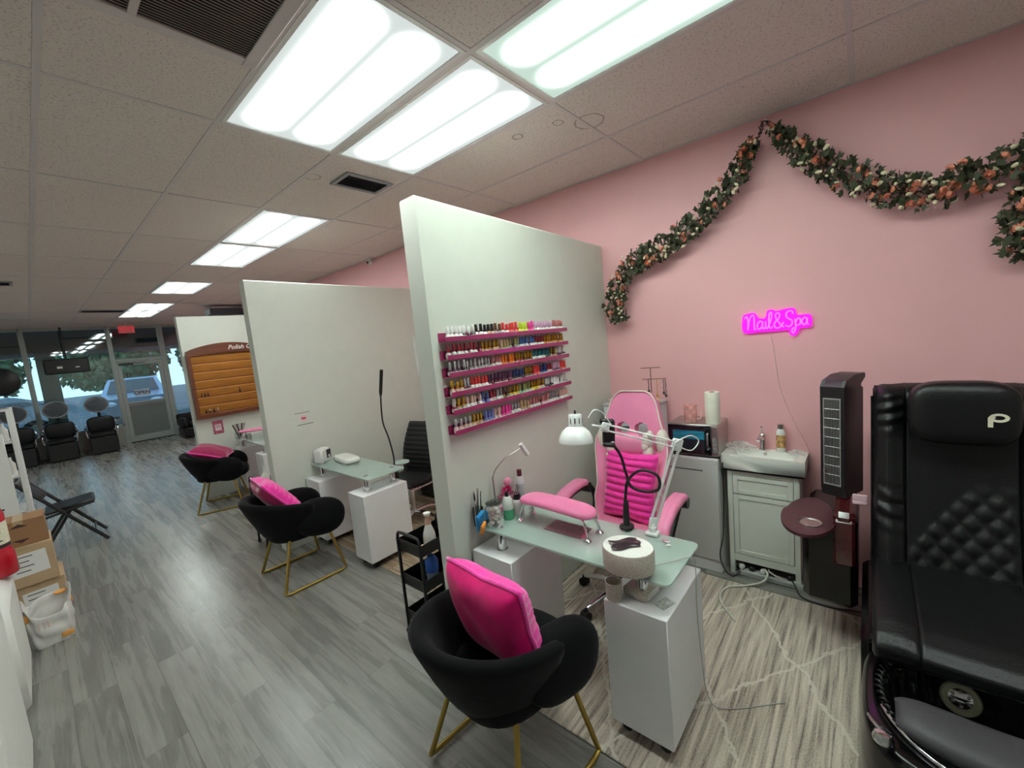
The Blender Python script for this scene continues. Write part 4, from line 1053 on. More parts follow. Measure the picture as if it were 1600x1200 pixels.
# ================================================================== ALONG THE PINK WALL
# white laminate cabinets
def cabinet(label, x0, y0, y1, z1, slot=True):
    t = thing('base_cabinet', label, 'cabinet', (x0, (y0+y1)/2, 0), group=None)
    d = XW-x0-.004; w = (y1-y0)/2
    MB().b2(.018, d, -w, w, .0, z1-.02).build('body', WLAM, t)
    MB().b2(0, d, -w-.002, w+.002, z1-.02, z1, .002).build('worktop', WLAM, t)
    dr = MB().b2(0, .018, -w+.002, w-.002, .09, z1-.022, .002).build('door', mat('cabinet_door_grey', (200, 200, 196), .4, var=.02), t)
    MB().b2(-.001, .004, -w*.55, w*.75, z1-.10, z1-.092).build('grip_slot', VENTD, dr)
    MB().b2(.012, .03, -w+.002, w-.002, .0, .085).build('plinth', WLAM, t)
    return t
cabinet('low white cabinet under the microwave', 2.131, -.510, -.07, .83)
cabinet('low white cabinet behind the gaming chair, under the drawer unit', 2.10, -.065, .365, .815)
# microwave
t = thing('microwave_oven', 'silver microwave oven with black glass door on the white cabinet', 'microwave', (2.26, -.36, .842))
MB().b2(-.13, .135, -.158, .175, 0, .222, .006).build('case', STEEL, t)
dr = MB().b2(-.142, -.13, -.115, .172, .008, .214, .003).build('door', mat('black_glass', (10, 10, 12), .05, coat=1.), t)
MB().b2(-.1435, -.142, -.085, .145, .045, .188).build('window', mat('blue_reflecting_window', (24, 44, 54), .06, coat=1., var=.5, vscale=4), dr)  # blue of a reflection is put into the window colour
MB().b2(-.1445, -.1435, -.075, .135, .118, .176).build('lit_strip', mat('cyan_reflection_film', (20, 130, 160), .08, coat=1., var=.35, vscale=5, stretch=(1, 2, 9)), dr)  # cyan reflection painted as a coloured patch on the door window
MB().tube(spline([(-.142, -.10, .05), (-.165, -.10, .06), (-.168, -.10, .11), (-.165, -.10, .16), (-.142, -.10, .17)], 4), .006, 8).build('handle', CHROME, dr)
MB().b2(-.136, -.13, -.156, -.118, .01, .212, .002).build('control_panel', STEEL, t)
for k in range(5): MB().b2(-.139, -.136, -.152, -.124, .03+.022*k, .045+.022*k, .001).build('button', mat('button_grey', (140, 140, 140), .5), t)
for sx in (-.11, .11):
    for sy in (-.15, .14): MB().cyl((sx, sy, -.012), (sx, sy, .0), .012, n=10).build('foot', RUBBER, t)
# mug and towel roll
t = thing('mug', 'pink patterned mug on top of the microwave', 'mug', (2.20, -.325, 1.064))
MB().lathe([(0, 0), (.040, 0), (.043, .004), (.043, .122), (.039, .122), (.037, .008), (0, .008)], n=28).build('body', mat('pink_marbled_ceramic', (230, 166, 160), .25, var=.3, vscale=26, coat=.4), t)
MB().tube(spline([(0, -.042, .10), (0, -.068, .098), (0, -.074, .065), (0, -.066, .03), (0, -.042, .022)], 5), .006, 8).build('handle', mat('pink_ceramic', (236, 190, 184), .25, coat=.4), t)
t = thing('paper_towel_roll', 'white paper towel roll standing on the microwave', 'paper towel', (2.19, -.475, 1.064))
MB().lathe([(.02, 0), (.046, 0), (.047, .003), (.047, .215), (.046, .218), (.02, .218), (.02, 0)], n=36).build('roll', mat('paper_towel', (234, 234, 218), .85, bump=.2), t)
MB().lathe([(.0195, .002), (.0195, .2185), (.018, .2185), (.018, .002)], n=20).build('core', CARD, t)
# drawer unit with trays on top
t = thing('drawer_unit', 'white plastic drawer tower on the low cabinet behind the gaming chair', 'drawer unit', (2.0, .08, .826))
DU = mat('drawer_plastic', (216, 218, 222), .3, var=.03)
# (its front stands over the cabinet edge on a shelf board)
t.location = (2.125, .12, .815)
MB().b2(0, .26, -.21, .20, 0, .355, .006).build('body', DU, t)
MB().b2(-.005, .265, -.215, .205, .355, .372, .004).build('top', mat('grey_top', (190, 188, 190), .4), t)
for k in range(3):
    dw = MB().b2(-.012, .0, -.20, .19, .012+k*.115, .12+k*.115, .005).build('drawer', DU, t)
    MB().ell((-.013, 0, .075+k*.115), (.006, .07, .016), 20, 8).build('finger_grip', VENTD, dw)
t = thing('sample_tray', 'flat tray of pale nail samples on the drawer unit', 'tray', (2.24, .215, 1.188))
MB().b2(-.08, .08, -.08, .08, 0, .03, .005).build('tray', mat('blush_marbled', (206, 176, 172), .4, var=.4, vscale=60), t)
# jewellery / tool stand
t = thing('jewelry_stand', 'thin brown T bar stand with hanging chains on the drawer unit', 'stand', (2.25, -.03, 1.188))
BR = mat('antique_bronze', (128, 92, 74), .45, metal=.5)
MB().cyl((0, 0, 0), (0, 0, .265), .0035, n=8).lathe([(0, 0), (.035, 0), (.03, .008), (0, .01)], n=20).build('post', BR, t)
MB().cyl((0, .075, .262), (0, -.075, .266), .003, n=8).build('crossbar', BR, t)
MB().cyl((0, .065, .175), (0, -.115, .182), .003, n=8).build('crossbar', BR, t)
ch = [(.02, INK, .09), (-.045, HONEY, .12), (-.095, mat('dark_beads', (74, 56, 60), .3), .10), (-.11, mat('dark_beads', (74, 56, 60), .3), .12)]
for y, m_, l in ch:
    mb = MB()
    for k in range(int(l/.008)): mb.ell((0, y+.002*math.sin(k), .172-k*.008), (.004, .004, .0045), 6, 4)
    mb.ell((0, y, .172-l), (.006, .01, .014), 10, 6); mb.build('hanging_chain', m_, t)
t = thing('perfume_bottle', 'small honey coloured bottle at the foot of the T bar stand', 'bottle', (2.20, .015, 1.188))
MB().b2(-.015, .015, -.014, .014, 0, .06, .004).cyl((0, 0, .06), (0, 0, .10), .008, n=12).build('bottle', mat('champagne', (214, 190, 120), .2, metal=.3), t)
t = thing('file_bundle', 'fan of cream nail files lying on the drawer unit', 'files', (2.21, -.075, 1.188))
for k in range(4): MB().box((0, -.004*k, .012+.006*k), (.10, .018, .004), (R(25), 0, R(12*k-18)), .001).build('nail_file', mat('cream_file', (226, 206, 150), .7), t)

# vanity with sink
t = thing('sink_vanity', 'narrow pale green-white vanity cabinet with white ceramic sink', 'sink', (2.17, -.757, 0))
x0, x1 = .018, .231; ya, yb = -.205, .205
for (a, b) in ((yb-.03, yb), (ya, ya+.03)):
    MB().b2(x0, x0+.03, a, b, 0, .745, .001).b2(x1-.03, x1, a, b, 0, .745, .001).build('leg', VANITY, t)
MB().b2(x0+.02, x1, yb-.016, yb-.004, .10, .745).build('side_panel', VANITY, t); MB().b2(x0+.02, x1, ya+.004, ya+.016, .10, .745).build('side_panel', VANITY, t)
MB().b2(x0+.002, x0+.02, ya+.03, yb-.03, .715, .745).build('top_rail', VANITY, t)
MB().b2(x0+.002, x0+.02, ya+.03, yb-.03, .10, .15).build('bottom_rail', VANITY, t)
MB().b2(x0+.02, x1, ya+.016, yb-.016, .10, .11).build('bottom_board', VANITY, t)
def shaker(z0, z1, name):
    a, b = ya+.033, yb-.033; f = .03
    m = MB().b2(x0+.006, x0+.014, a+f, b-f, z0+f*.8, z1-f*.8)
    m.b2(x0, x0+.018, a, a+f, z0, z1, .0015).b2(x0, x0+.018, b-f, b, z0, z1, .0015).b2(x0, x0+.018, a+f, b-f, z0, z0+f, .0015).b2(x0, x0+.018, a+f, b-f, z1-f, z1, .0015)
    return m.build(name, VANITY, t)
shaker(.585, .712, 'drawer'); shaker(.153, .578, 'door')
def basin(u, v):
    y = -.236+u*.472; x = 0+v*.235
    e = max(abs(y)/.19, abs((x-.10)/.078)); dpt = 0
    if e < 1: dpt = -.075*(1-e**6)
    if x > .185: dpt = 0
    return (x, y, .855+dpt)
m = MB().grid(basin, 41, 31); o_ = m
m.b2(0, .235, -.236, .236, .748, .76).add([(0, -.236, .748), (0, .236, .748), (0, .236, .855), (0, -.236, .855)], [(0, 1, 2, 3)]).add([(.235, -.236, .748), (.235, .236, .748), (.235, .236, .855), (.235, -.236, .855)], [(0, 1, 2, 3)])
m.add([(0, -.236, .748), (.235, -.236, .748), (.235, -.236, .855), (0, -.236, .855)], [(0, 1, 2, 3)]).add([(0, .236, .748), (.235, .236, .748), (.235, .236, .855), (0, .236, .855)], [(0, 1, 2, 3)])
bo = m.build('basin', CERAM, t, sharp=32)
bo.location = (-.002, 0, 0)
MB().lathe([(.011, 0), (.011, .004), (.006, .004), (.005, .001)], n=16, M=Matrix.Translation((.175, .0, .835)) @ rotm((0, -PI/2, 0))).build('overflow_ring', CHROME, bo)
f_ = MB().lathe([(.024, 0), (.024, .006), (.018, .012), (.017, .09), (.020, .10), (.014, .115), (0, .12)], (.205, .02, .855), 20)
f_.tube(spline([(.205, .02, .93), (.17, .025, .95), (.13, .03, .948), (.115, .031, .938)], 5), [.013]*8+[.011]*8, 10).tube([(.205, .02, .965), (.20, .02, 1.0), (.18, .02, 1.02)], .006, 8)
f_.build('faucet', CHROME, bo, sharp=50)
t = thing('hand_soap', 'white soap bottle with floral label and silver cap on the sink', 'bottle', (2.36, -.845, .8562))
MB().lathe([(0, 0), (.024, 0), (.027, .006), (.027, .13), (.02, .15), (.014, .155)], n=24, sx=.8).build('body', CERAM, t)
MB().lathe([(.0275, .03), (.0275, .115)], n=24, sx=.8).build('floral_label', mat('floral_label', (190, 150, 96), .5, var=.55, vscale=70), t)
MB().lathe([(.015, .155), (.017, .165), (.018, .185), (0, .19)], n=18).build('cap', STEEL, t)
def plastic_film(name, label, loc, rx, ry, rz, seed):
    t = MB(); rd = random.Random(seed); ph = [rd.uniform(0, 6) for _ in range(8)]
    def fn(u, v):
        a = 2*PI*u; r_ = math.sin(PI*.5*v)
        k = 1+.18*math.sin(5*a+ph[0]+3*v)+.12*math.sin(9*a+ph[1])+.1*math.sin(11*v*PI+ph[2])
        return (rx*r_*math.cos(a)*k, ry*r_*math.sin(a)*k, rz*(1-v**1.6)*(1+.3*math.sin(7*a+ph[3])*math.sin(6*v)))
    t.grid(fn, 36, 12, cu=True)
    o = t.build(name, mat('crinkled_film', (232, 226, 224), .12, alpha=.42, bump=.5, bscale=60, var=.05), None, sharp=30); o.location = loc
    tag(o, label, 'plastic bag'); return o
plastic_film('plastic_bag', 'crumpled clear plastic on the left back corner of the sink', (2.345, -.60, .858), .055, .09, .045, 3)
plastic_film('plastic_bag', 'crumpled clear plastic on the right corner of the sink', (2.345, -.935, .858), .04, .045, .022, 5)
# power strip and cords below the sink
t = thing('power_strip', 'white power strip full of plugs on the floor below the sink', 'power strip', (2.21, -.78, .0), R(90))
MB().b2(-.20, .17, -.03, .03, 0, .035, .005).build('body', mat('old_white_plastic', (176, 178, 174), .5), t)
for k, (x, m_) in enumerate(((-.16, WPLAS), (-.10, BLK), (-.03, WPLAS), (.02, BLK), (.12, BLK))):
    pl = MB().box((-x, 0, .052), (.035, .03, .034), None, .008).build('plug', m_, t)
MB().b2(-.02, .02, .012, .022, .035, .0365).build('lit_switch', mat('switch_white', (240, 240, 240), .4), t)  # plain white switch face
BC = mat('black_cable', (22, 22, 22), .5); WC = mat('white_cable', (214, 214, 204), .5)
def cord(label, pts, r_, m_, par):
    o = MB().tube(spline(pts, 8), r_, 7).build('power_cord', m_, par, True, sharp=80); o['label'] = label; return o
micro = [o for o in bpy.data.objects if o.name == 'microwave_oven'][0]; strip = t
cord('black cord', [(2.16, -.532, .80), (2.155, -.532, .55), (2.13, -.528, .30), (2.10, -.51, .16), (2.11, -.53, .06), (2.12, -.58, .012), (2.19, -.62, .03), (2.21, -.64, .05)], .004, BC, micro)
cord('thick white cable', [(1.64, -.70, .022), (1.80, -.58, .02), (1.95, -.58, .02), (2.04, -.68, .02), (2.12, -.76, .03), (2.17, -.78, .06), (2.20, -.76, .075)], .006, WC, strip)
cord('thin white cable', [(2.21, -.78, .075), (2.15, -.80, .09), (2.15, -.88, .06), (2.19, -.94, .05), (2.30, -1.0, .06)], .004, WC, strip)
cord('black cord', [(2.20, -.90, .06), (2.15, -.93, .05), (2.10, -.97, .012), (2.07, -1.05, .014), (2.07, -1.14, .014), (2.10, -1.24, .014), (2.08, -1.32, .014)], .0045, BC, strip)

# ================================================================== NEON SIGN
t = thing('neon_sign', 'glowing pink neon sign reading Nail&Spa on the pink wall', 'neon sign', (XW-.02, -.828, 1.66))
S = .0147   # one letter unit
NE = emat('neon_tube', (255, 84, 250), 1.0)
MATS['neon_tube'].node_tree.nodes['Principled BSDF'].inputs['Emission Strength'].default_value = .62
MATS['neon_tube'].node_tree.nodes['Principled BSDF'].inputs['Emission Color'].default_value = (1., .10, .95, 1)
MATS['neon_tube'].node_tree.nodes['Principled BSDF'].inputs['Base Color'].default_value = (.9, .3, .9, 1)
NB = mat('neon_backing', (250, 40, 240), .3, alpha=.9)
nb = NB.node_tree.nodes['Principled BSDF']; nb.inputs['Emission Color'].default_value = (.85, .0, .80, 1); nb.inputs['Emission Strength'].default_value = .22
# strokes (x right, y up) in letter units; baseline y=0, sign runs 0..26
strokes = dict(
 N=[[(0, 5.2), (.8, 6.2), (1.3, 4), (1.2, 0)], [(1.2, 0), (1.8, 4), (3.0, 6.4), (3.9, 6.2), (4.1, 4), (4.1, .3), (4.8, .2)]],
 a=[[(7.6, 3.0), (6.6, 3.6), (5.5, 2.4), (5.4, .8), (6.3, .0), (7.4, 1.4), (7.7, 3.2)], [(7.7, 3.2), (7.6, .8), (8.2, .1), (8.8, .8)]],
 i=[[(9.0, 3.4), (8.9, 1.0), (9.4, .1), (10.0, .9)]],
 l=[[(10.0, .9), (11.3, 4.2), (11.6, 6.6), (10.9, 7.0), (10.4, 5.2), (10.4, 1.2), (11.0, .1), (11.8, .8)]],
 amp=[[(16.4, 2.4), (15.2, .6), (13.6, 0), (12.6, .9), (12.8, 2.4), (14.4, 4.2), (14.8, 5.8), (13.9, 6.6), (13.1, 5.6), (13.6, 3.8), (15.2, 1.4), (16.4, .2)]],
 S=[[(20.2, 5.6), (19.7, 6.9), (18.2, 6.8), (17.4, 5.4), (18.0, 4.0), (19.6, 3.0), (19.8, 1.4), (18.6, .3), (17.0, 1.0)]],
 p=[[(20.9, 3.4), (21.2, 1.0), (20.9, -1.6), (20.2, -2.6), (19.6, -1.6), (20.4, -.2)], [(21.2, 2.2), (22.2, 3.6), (23.1, 2.8), (22.8, 1.0), (21.6, .6)]],
 a2=[[(25.5, 3.0), (24.6, 3.7), (23.7, 2.6), (23.8, 1.2), (24.6, .6), (25.4, 1.8), (25.7, 3.4)], [(25.7, 3.4), (25.6, 1.2), (26.2, .6)]])
SX = .0134
def wp(p, off=0.): return (off, -(p[0]-13)*SX, (p[1]+.3)*S+.012)
for nme, ss in strokes.items():
    mb = MB()
    for st in ss: mb.tube([wp(p, -.012) for p in spline([(q[0], q[1], 0) for q in st], 6)], .0042, 8)
    mb.build('neon_letter', NE, t, sharp=80)
out = [(-1, -1), (-1.2, 6), (.5, 7.4), (4.2, 7.5), (6, 5), (8.8, 5), (9.6, 8), (12, 8.3), (13, 7.6), (15.4, 7.8), (17, 8.1), (20.6, 8), (21.6, 5.2), (24, 5), (26.6, 4.9), (27.4, 3), (27.2, 0), (26, -.7), (23.4, -.6), (22.4, -1.2), (21.8, -3.0), (20.2, -3.9), (18.6, -3.0), (18.2, -1.2), (14, -1.2), (6, -1.2)]
sm = [(p.x, p.y) for p in spline([(a, b, 0) for a, b in out], 4, closed=True)]
Mn = Matrix(((0, 0, -1, .004), (-SX, 0, 0, 13*SX), (0, S, 0, .3*S+.012), (0, 0, 0, 1)))
MB().prism(sm, .005, Mn).build('backing_plate', NB, t)
cord('thin pale cord', [(XW-.006, -.79, 1.655), (XW-.004, -.808, 1.56), (XW-.004, -.822, 1.42), (XW-.004, -.838, 1.30), (XW-.004, -.87, 1.18), (XW-.004, -.93, 1.02), (XW-.004, -.99, .87), (XW-.006, -1.0, .7), (XW-.006, -1.01, .5)], .0022, mat('pale_pink_cable', (226, 190, 186), .5), t)

# ================================================================== FLOWER GARLANDS
LF = mat('garland_leaf', (62, 68, 44), .6, var=.45, vscale=40)
ROSE = mat('coral_rose', (226, 140, 112), .6, var=.25, vscale=60); WBUD = mat('cream_rosebud', (222, 212, 180), .6, var=.12, vscale=60)
STEM = mat('brown_twig', (58, 44, 34), .8)
def leaf_into(mb, c, M, s):
    pts = [(0, 0, 0), (-.5, .25, .05), (-.35, .55, .0), (-.15, .5, .06), (0, 1.0, .0), (.15, .5, .06), (.35, .55, 0), (.5, .25, .05)]
    mb.add([(p[0]*s, p[1]*s, p[2]*s) for p in pts], [(0, 1, 2, 3), (0, 3, 4, 5), (0, 5, 6, 7)], Matrix.Translation(c) @ M)
def rose_mesh():
    mb = MB()
    for k in range(3):
        r_ = .018-.0045*k; z = .004*k
        mb.grid(lambda u, v: ((r_*(.55+.45*v)*(1+.08*math.sin(5*2*PI*u+k)))*math.cos(2*PI*u), (r_*(.55+.45*v)*(1+.08*math.sin(5*2*PI*u+k)))*math.sin(2*PI*u), z+.010*v-.003*math.sin(5*2*PI*u)*v), 15, 3, cu=True)
    mb.ell((0, 0, .010), (.006, .006, .006), 8, 6)
    return mb
rose0 = None; bud0 = None
def garland(label, path, width, nl, nr, nb_, seed, bare=0.):
    global rose0, bud0
    rd = random.Random(seed)
    P = spline([(XW-.085, y, z) for y, z in path], 12)
    base = P[0]
    t = thing('flower_garland', label, 'garland', tuple(base), group=None)
    L_ = [p-base for p in P]
    for k in range(3):
        MB().tube([p+Vector((rd.uniform(-.01, .01), rd.uniform(-.014, .014), rd.uniform(-.014, .014))) for p in L_], .0028, 5).build('stem', STEM, t, sharp=80)
    cum = [0]
    for a, b in zip(L_, L_[1:]): cum.append(cum[-1]+(b-a).length)
    def at_(s):
        d = s*cum[-1]
        for i in range(len(cum)-1):
            if cum[i+1] >= d:
                f__ = (d-cum[i])/max(1e-6, cum[i+1]-cum[i]); return L_[i].lerp(L_[i+1], f__), (L_[i+1]-L_[i]).normalized()
        return L_[-1], (L_[-1]-L_[-2]).normalized()
    def place(spread=1., front=0.):
        s = bare+(1-bare)*rd.random(); c, tg = at_(s)
        wd = width*interp(s, [(0, .55), (bare+.01, .45), (bare+.18, .95), (.5, 1.05), (.9, 1.), (1, .75)])
        n = Vector((1, 0, 0)).cross(tg).normalized()
        o = n*rd.uniform(-1, 1)*wd*spread+Vector((-1, 0, 0))*rd.uniform(-.02, .05)+tg*rd.uniform(-.01, .01)
        return c+o+Vector((-front, 0, 0)), n, o
    fo = MB()
    for k in range(nl):
        c, n, o = place()
        M = rotm((rd.uniform(0, 2*PI), rd.uniform(-.9, .9)-PI/2, rd.uniform(0, 2*PI)))
        leaf_into(fo, c, M, rd.uniform(.030, .055))
    f_o = fo.build('foliage', LF, t, weld=False); f_o['kind'] = 'stuff'
    for k in range(nr):
        c, n, o = place(.95, .022)
        if rose0 is None: rose0 = rose_mesh().build('rose', ROSE, t, sharp=60); r_ = rose0
        else: r_ = rose0.copy(); COL.objects.link(r_); r_.parent = t
        r_.location = c; r_.rotation_euler = (rd.uniform(-.6, .6), -PI/2+rd.uniform(-.7, .7), rd.uniform(0, 6)); s = rd.uniform(.8, 1.3); r_.scale = (s, s, s)
    for k in range(nb_):
        c, n, o = place(1.1, .014)
        if bud0 is None: bud0 = MB().ell((0, 0, 0), (.009, .009, .016), 10, 8).build('rosebud', WBUD, t, sharp=80); r_ = bud0
        else: r_ = bud0.copy(); COL.objects.link(r_); r_.parent = t
        r_.location = c; r_.rotation_euler = (rd.uniform(0, 6), rd.uniform(0, 6), rd.uniform(0, 6)); s = rd.uniform(.8, 1.25); r_.scale = (s, s, s)
    return t
garland('left flower garland hanging from the nail down to the half wall, with coral roses', [(-.800, 2.935), (-.765, 2.86), (-.69, 2.76), (-.62, 2.64), (-.46, 2.50), (-.32, 2.40), (-.14, 2.32), (.07, 2.25), (.20, 2.12), (.26, 1.98), (.20, 1.82)], .076, 800, 46, 85, 11, .06)
garland('right flower garland drooping from the nail along the pink wall', [(-.815, 2.935), (-.86, 2.86), (-.97, 2.72), (-1.10, 2.59), (-1.27, 2.43), (-1.40, 2.355), (-1.52, 2.32), (-1.68, 2.34), (-1.83, 2.38), (-2.0, 2.46), (-2.3, 2.60)], .078, 820, 60, 90, 12, .03)
garland('garland end with coral roses at the right edge, below the long garland', [(-1.98, 2.40), (-1.90, 2.27), (-1.84, 2.18), (-1.83, 2.10), (-1.835, 2.0), (-1.86, 1.93)], .065, 300, 22, 30, 13)
t = thing('wall_nail', 'white nail holding up the garlands near the ceiling', 'nail', (XW-.002, -.80, 2.955))
MB().cyl((0, 0, 0), (-.035, 0, .005), .004, n=8).ell((-.036, 0, .006), (.004, .01, .01), 10, 6).build('hook', WPLAS, t)

# ================================================================== PEDICURE CHAIR
GLOSS = mat('black_gloss_shell', (6, 6, 7), .22, coat=.15, spec=.35); CREV = mat('dark_seam', (8, 8, 9), .8)
QUILT = BLEATH
PY = -1.588
t = thing('pedicure_chair', 'big black leather pedicure spa chair with foot basin, at the right edge', 'pedicure chair', (1.45, PY, 0))
def Lp(x, y, z): return (x-1.45, y-PY, z)
# back: cushion with side bolsters and a diamond-quilted lower middle
def back_fn(u, v):
    h = v; y = (u*2-1); z = .54+.845*h-.035*max(0, (abs(y)-.85)/.15)**2*(h > .9); x = 1.60+.20*h+.03*math.sin(PI*h)
    ay = abs(y); r_ = min(1, (1-ay)/.07); x += .07*(1-math.sqrt(max(0, 1-(1-r_)**2)))
    if h > .93: x += .10*(1-math.sqrt(max(0, 1-((h-.93)/.07)**2)))
    x += -.035*math.exp(-((ay-.80)/.13)**2)+.016*math.exp(-((ay-.60)/.018)**2)
    yy = y*.285
    if ay < .58:
        x += .03*math.exp(-((ay)/.5)**2)*(1-h*.5)
        if h < .52:
            k = min(1, (.52-h)/.1, (.58-ay)/.08); tri = 1 if (h < .60-abs(y-(-.35))*.5) else 0
            a = (yy*30+z*22); b = (yy*30-z*22)
            x -= .011*k*tri*(abs(math.sin(a*PI/2.2))*abs(math.sin(b*PI/2.2)))
    elif ay > .62:
        x += .010*math.sin(z*110+9*y)*math.exp(-((h-.86)/.09)**2)+.007*math.sin(z*90-y*8)*math.exp(-((h-.36)/.12)**2)
    return Lp(x, PY+yy, z)
m = MB().grid(back_fn, 121, 111)
o = m.build('backrest', BLEATH, t, sharp=80)
bb = MB().add([Lp(x, y, z) for x, z in ((1.70, .50), (1.72, .54), (1.92, 1.37), (2.02, 1.34), (1.86, .50)) for y in (PY-.28, PY+.28)],
   [(0, 2, 4, 6, 8), (1, 3, 5, 7, 9), (0, 1, 3, 2), (2, 3, 5, 4), (4, 5, 7, 6), (6, 7, 9, 8), (8, 9, 1, 0)])
bb.build('back_shell', GLOSS, t)
for s in (-1, 1):
    pts = [Lp(1.602+.20*h+.03*math.sin(PI*h)+.055, PY+s*.287, .54+.86*h) for h in [k/12 for k in range(12)]]
    MB().tube(pts, .006, 6).build('piping', GLOSS, o, sharp=80)
# head pillow with emblem
hp = MB().ell(Lp(1.715, PY+.003, 1.285), (.075, .165, .135), 40, 20, p=.45, q=.55, M=None)
ho = hp.build('head_pillow', BLEATH, t, sharp=80)
Pm = mat('emblem_silver', (212, 206, 184), .4)
# emblem: a broken-open letter P
em = MB()
def ring(cx, cy, rx0, ry0, rx1, ry1, a0, a1, n=20):
    vs = []; fs = []
    for k in range(n+1):
        a = R(a0+(a1-a0)*k/n)
        for (rx, ry) in ((rx0, ry0), (rx1, ry1)):
            for z in (0, .003): vs.append((cx+rx*math.cos(a), cy+ry*math.sin(a), z))
    for k in range(n):
        i = 4*k; fs += [(i, i+4, i+6, i+2), (i+1, i+3, i+7, i+5), (i, i+1, i+5, i+4), (i+2, i+6, i+7, i+3)]
    fs += [(0, 2, 3, 1), (4*n, 4*n+1, 4*n+3, 4*n+2)]
    return vs, fs
em.add(*ring(.0, .008, .0275, .0175, .016, .0085, -150, 170))
em.prism([(-.030, -.030), (-.016, -.030), (-.016, .000), (-.008, .010), (-.022, .018), (-.030, .008)], .003)
em.build('emblem', Pm, ho, xf=plane_mat((1.635-1.45, -1.678-PY, 1.275), (0, -1, 0), (.15, 0, 1)))
# seat with rolled front edge
def seat_fn(u, v):
    y = (u*2-1); ay = abs(y); prof = [(1.72, .60), (1.55, .605), (1.40, .60), (1.28, .592), (1.17, .578), (1.10, .555), (1.062, .525), (1.06, .49), (1.09, .462), (1.13, .455)]
    k = v*(len(prof)-1); i = min(int(k), len(prof)-2); f_ = k-i
    x = prof[i][0]+(prof[i+1][0]-prof[i][0])*f_; z = prof[i][1]+(prof[i+1][1]-prof[i][1])*f_
    r_ = min(1, (1-ay)/.06); q = 1-math.sqrt(max(0, 1-(1-r_)**2))
    if i < 5: z -= .05*q
    else: x += .04*q
    z += .010*math.exp(-((ay-.75)/.2)**2)*(1 if i < 6 else 0) - .007*math.exp(-((ay-.55)/.012)**2)*(i < 7)
    x += .006*math.exp(-((ay-.55)/.012)**2)*(i >= 4)
    return Lp(x, PY+y*.290, z)
MB().grid(seat_fn, 81, 46).build('seat', BLEATH, t, sharp=80)
MB().b2(1.13-1.45, 1.75-1.45, -.285, .285, .44, .54, .02).b2(1.32-1.45, 1.75-1.45, -.285, .285, .38, .46, .02).build('seat_box', GLOSS, t)
# body block and foot tub
MB().b2(1.30-1.45, 2.02-1.45, -.325, .325, 0, .40, .025).build('body_block', GLOSS, t)
cx, cy = 1.015, PY
prof = [(1.0, 0, .0), (1.03, 0, .05), (1.02, 0, .3), (1.0, 0, .385), (.97, 0, .405), (.90, 1, .41), (.86, 1, .405), (.84, 2, .38), (.82, 2, .32), (.76, 2, .24), (.64, 2, .16), (.4, 2, .125), (.0, 2, .12)]
def tub(rng):
    def fn(u, v):
        a = 2*PI*u; k = rng[0]+v*(rng[1]-rng[0]); i = min(int(k), len(prof)-2); f_ = k-i
        s = prof[i][0]+(prof[i+1][0]-prof[i][0])*f_; z = prof[i][2]+(prof[i+1][2]-prof[i][2])*f_
        ca, sa = math.cos(a), math.sin(a); e = .62
        x = .335*math.copysign(abs(ca)**e, ca); y = .318*math.copysign(abs(sa)**e, sa)
        x2, y2 = .335*ca, .318*sa
        w = max(0, min(1, (k-4)/3.)); x = (x*(1-w)+x2*w)*s; y = (y*(1-w)+y2*w)*s
        if k > 6.5: q = 1-.035*abs(math.sin(a*16))*min(1, (11-k)/3 if k > 8 else 1); x *= q; y *= q
        return Lp(cx+x, cy+y, z)
    return fn
MB().grid(tub((0, 6)), 96, 25, cu=True).build('tub_shell', GLOSS, t, sharp=80)
BG = mat('smoky_glass_bowl', (34, 40, 36), .06, coat=1., metal=.3)
bw = MB().grid(tub((6, 12)), 128, 26, cu=True).build('foot_bowl', BG, t, sharp=80)
rp_ = [(cx+.296*math.cos(a), cy+.281*math.sin(a)) for a in [R(k) for k in range(-250, 66, 6)]]
MB().tube([Lp(x, y, .412) for x, y in rp_], .008, 8).build('chrome_rim', CHROME, bw, sharp=80)
rope = []
for k in range(0, 90):
    a = R(60+k*.9); rr = .008
    rope.append(Lp(cx+(.287+rr*math.cos(k))*math.cos(a), cy+(.272+rr*math.cos(k))*math.sin(a), .418+rr*math.sin(k)))
MB().tube(rope, .006, 6).build('twisted_trim', GLOSS, bw, sharp=80)
jm_ = Matrix.Translation(Lp(1.222, PY+.045, .315)) @ rotm((0, R(-62), 0))
MB().lathe([(.034, 0), (.052, 0), (.055, .006), (.050, .016), (.036, .018), (.034, .010)], n=36, M=jm_).build('jet_ring', mat('jet_ivory', (176, 176, 146), .4), bw, sharp=50)
q = MB().lathe([(0, .004), (.034, .004), (.034, .010), (.02, .014), (0, .016)], n=24, M=jm_)
for k in range(6): q.ell((.024*math.cos(k*PI/3), .024*math.sin(k*PI/3), .014), (.006, .006, .005), 8, 6, M=jm_)
q.build('jet', CHROME, bw)
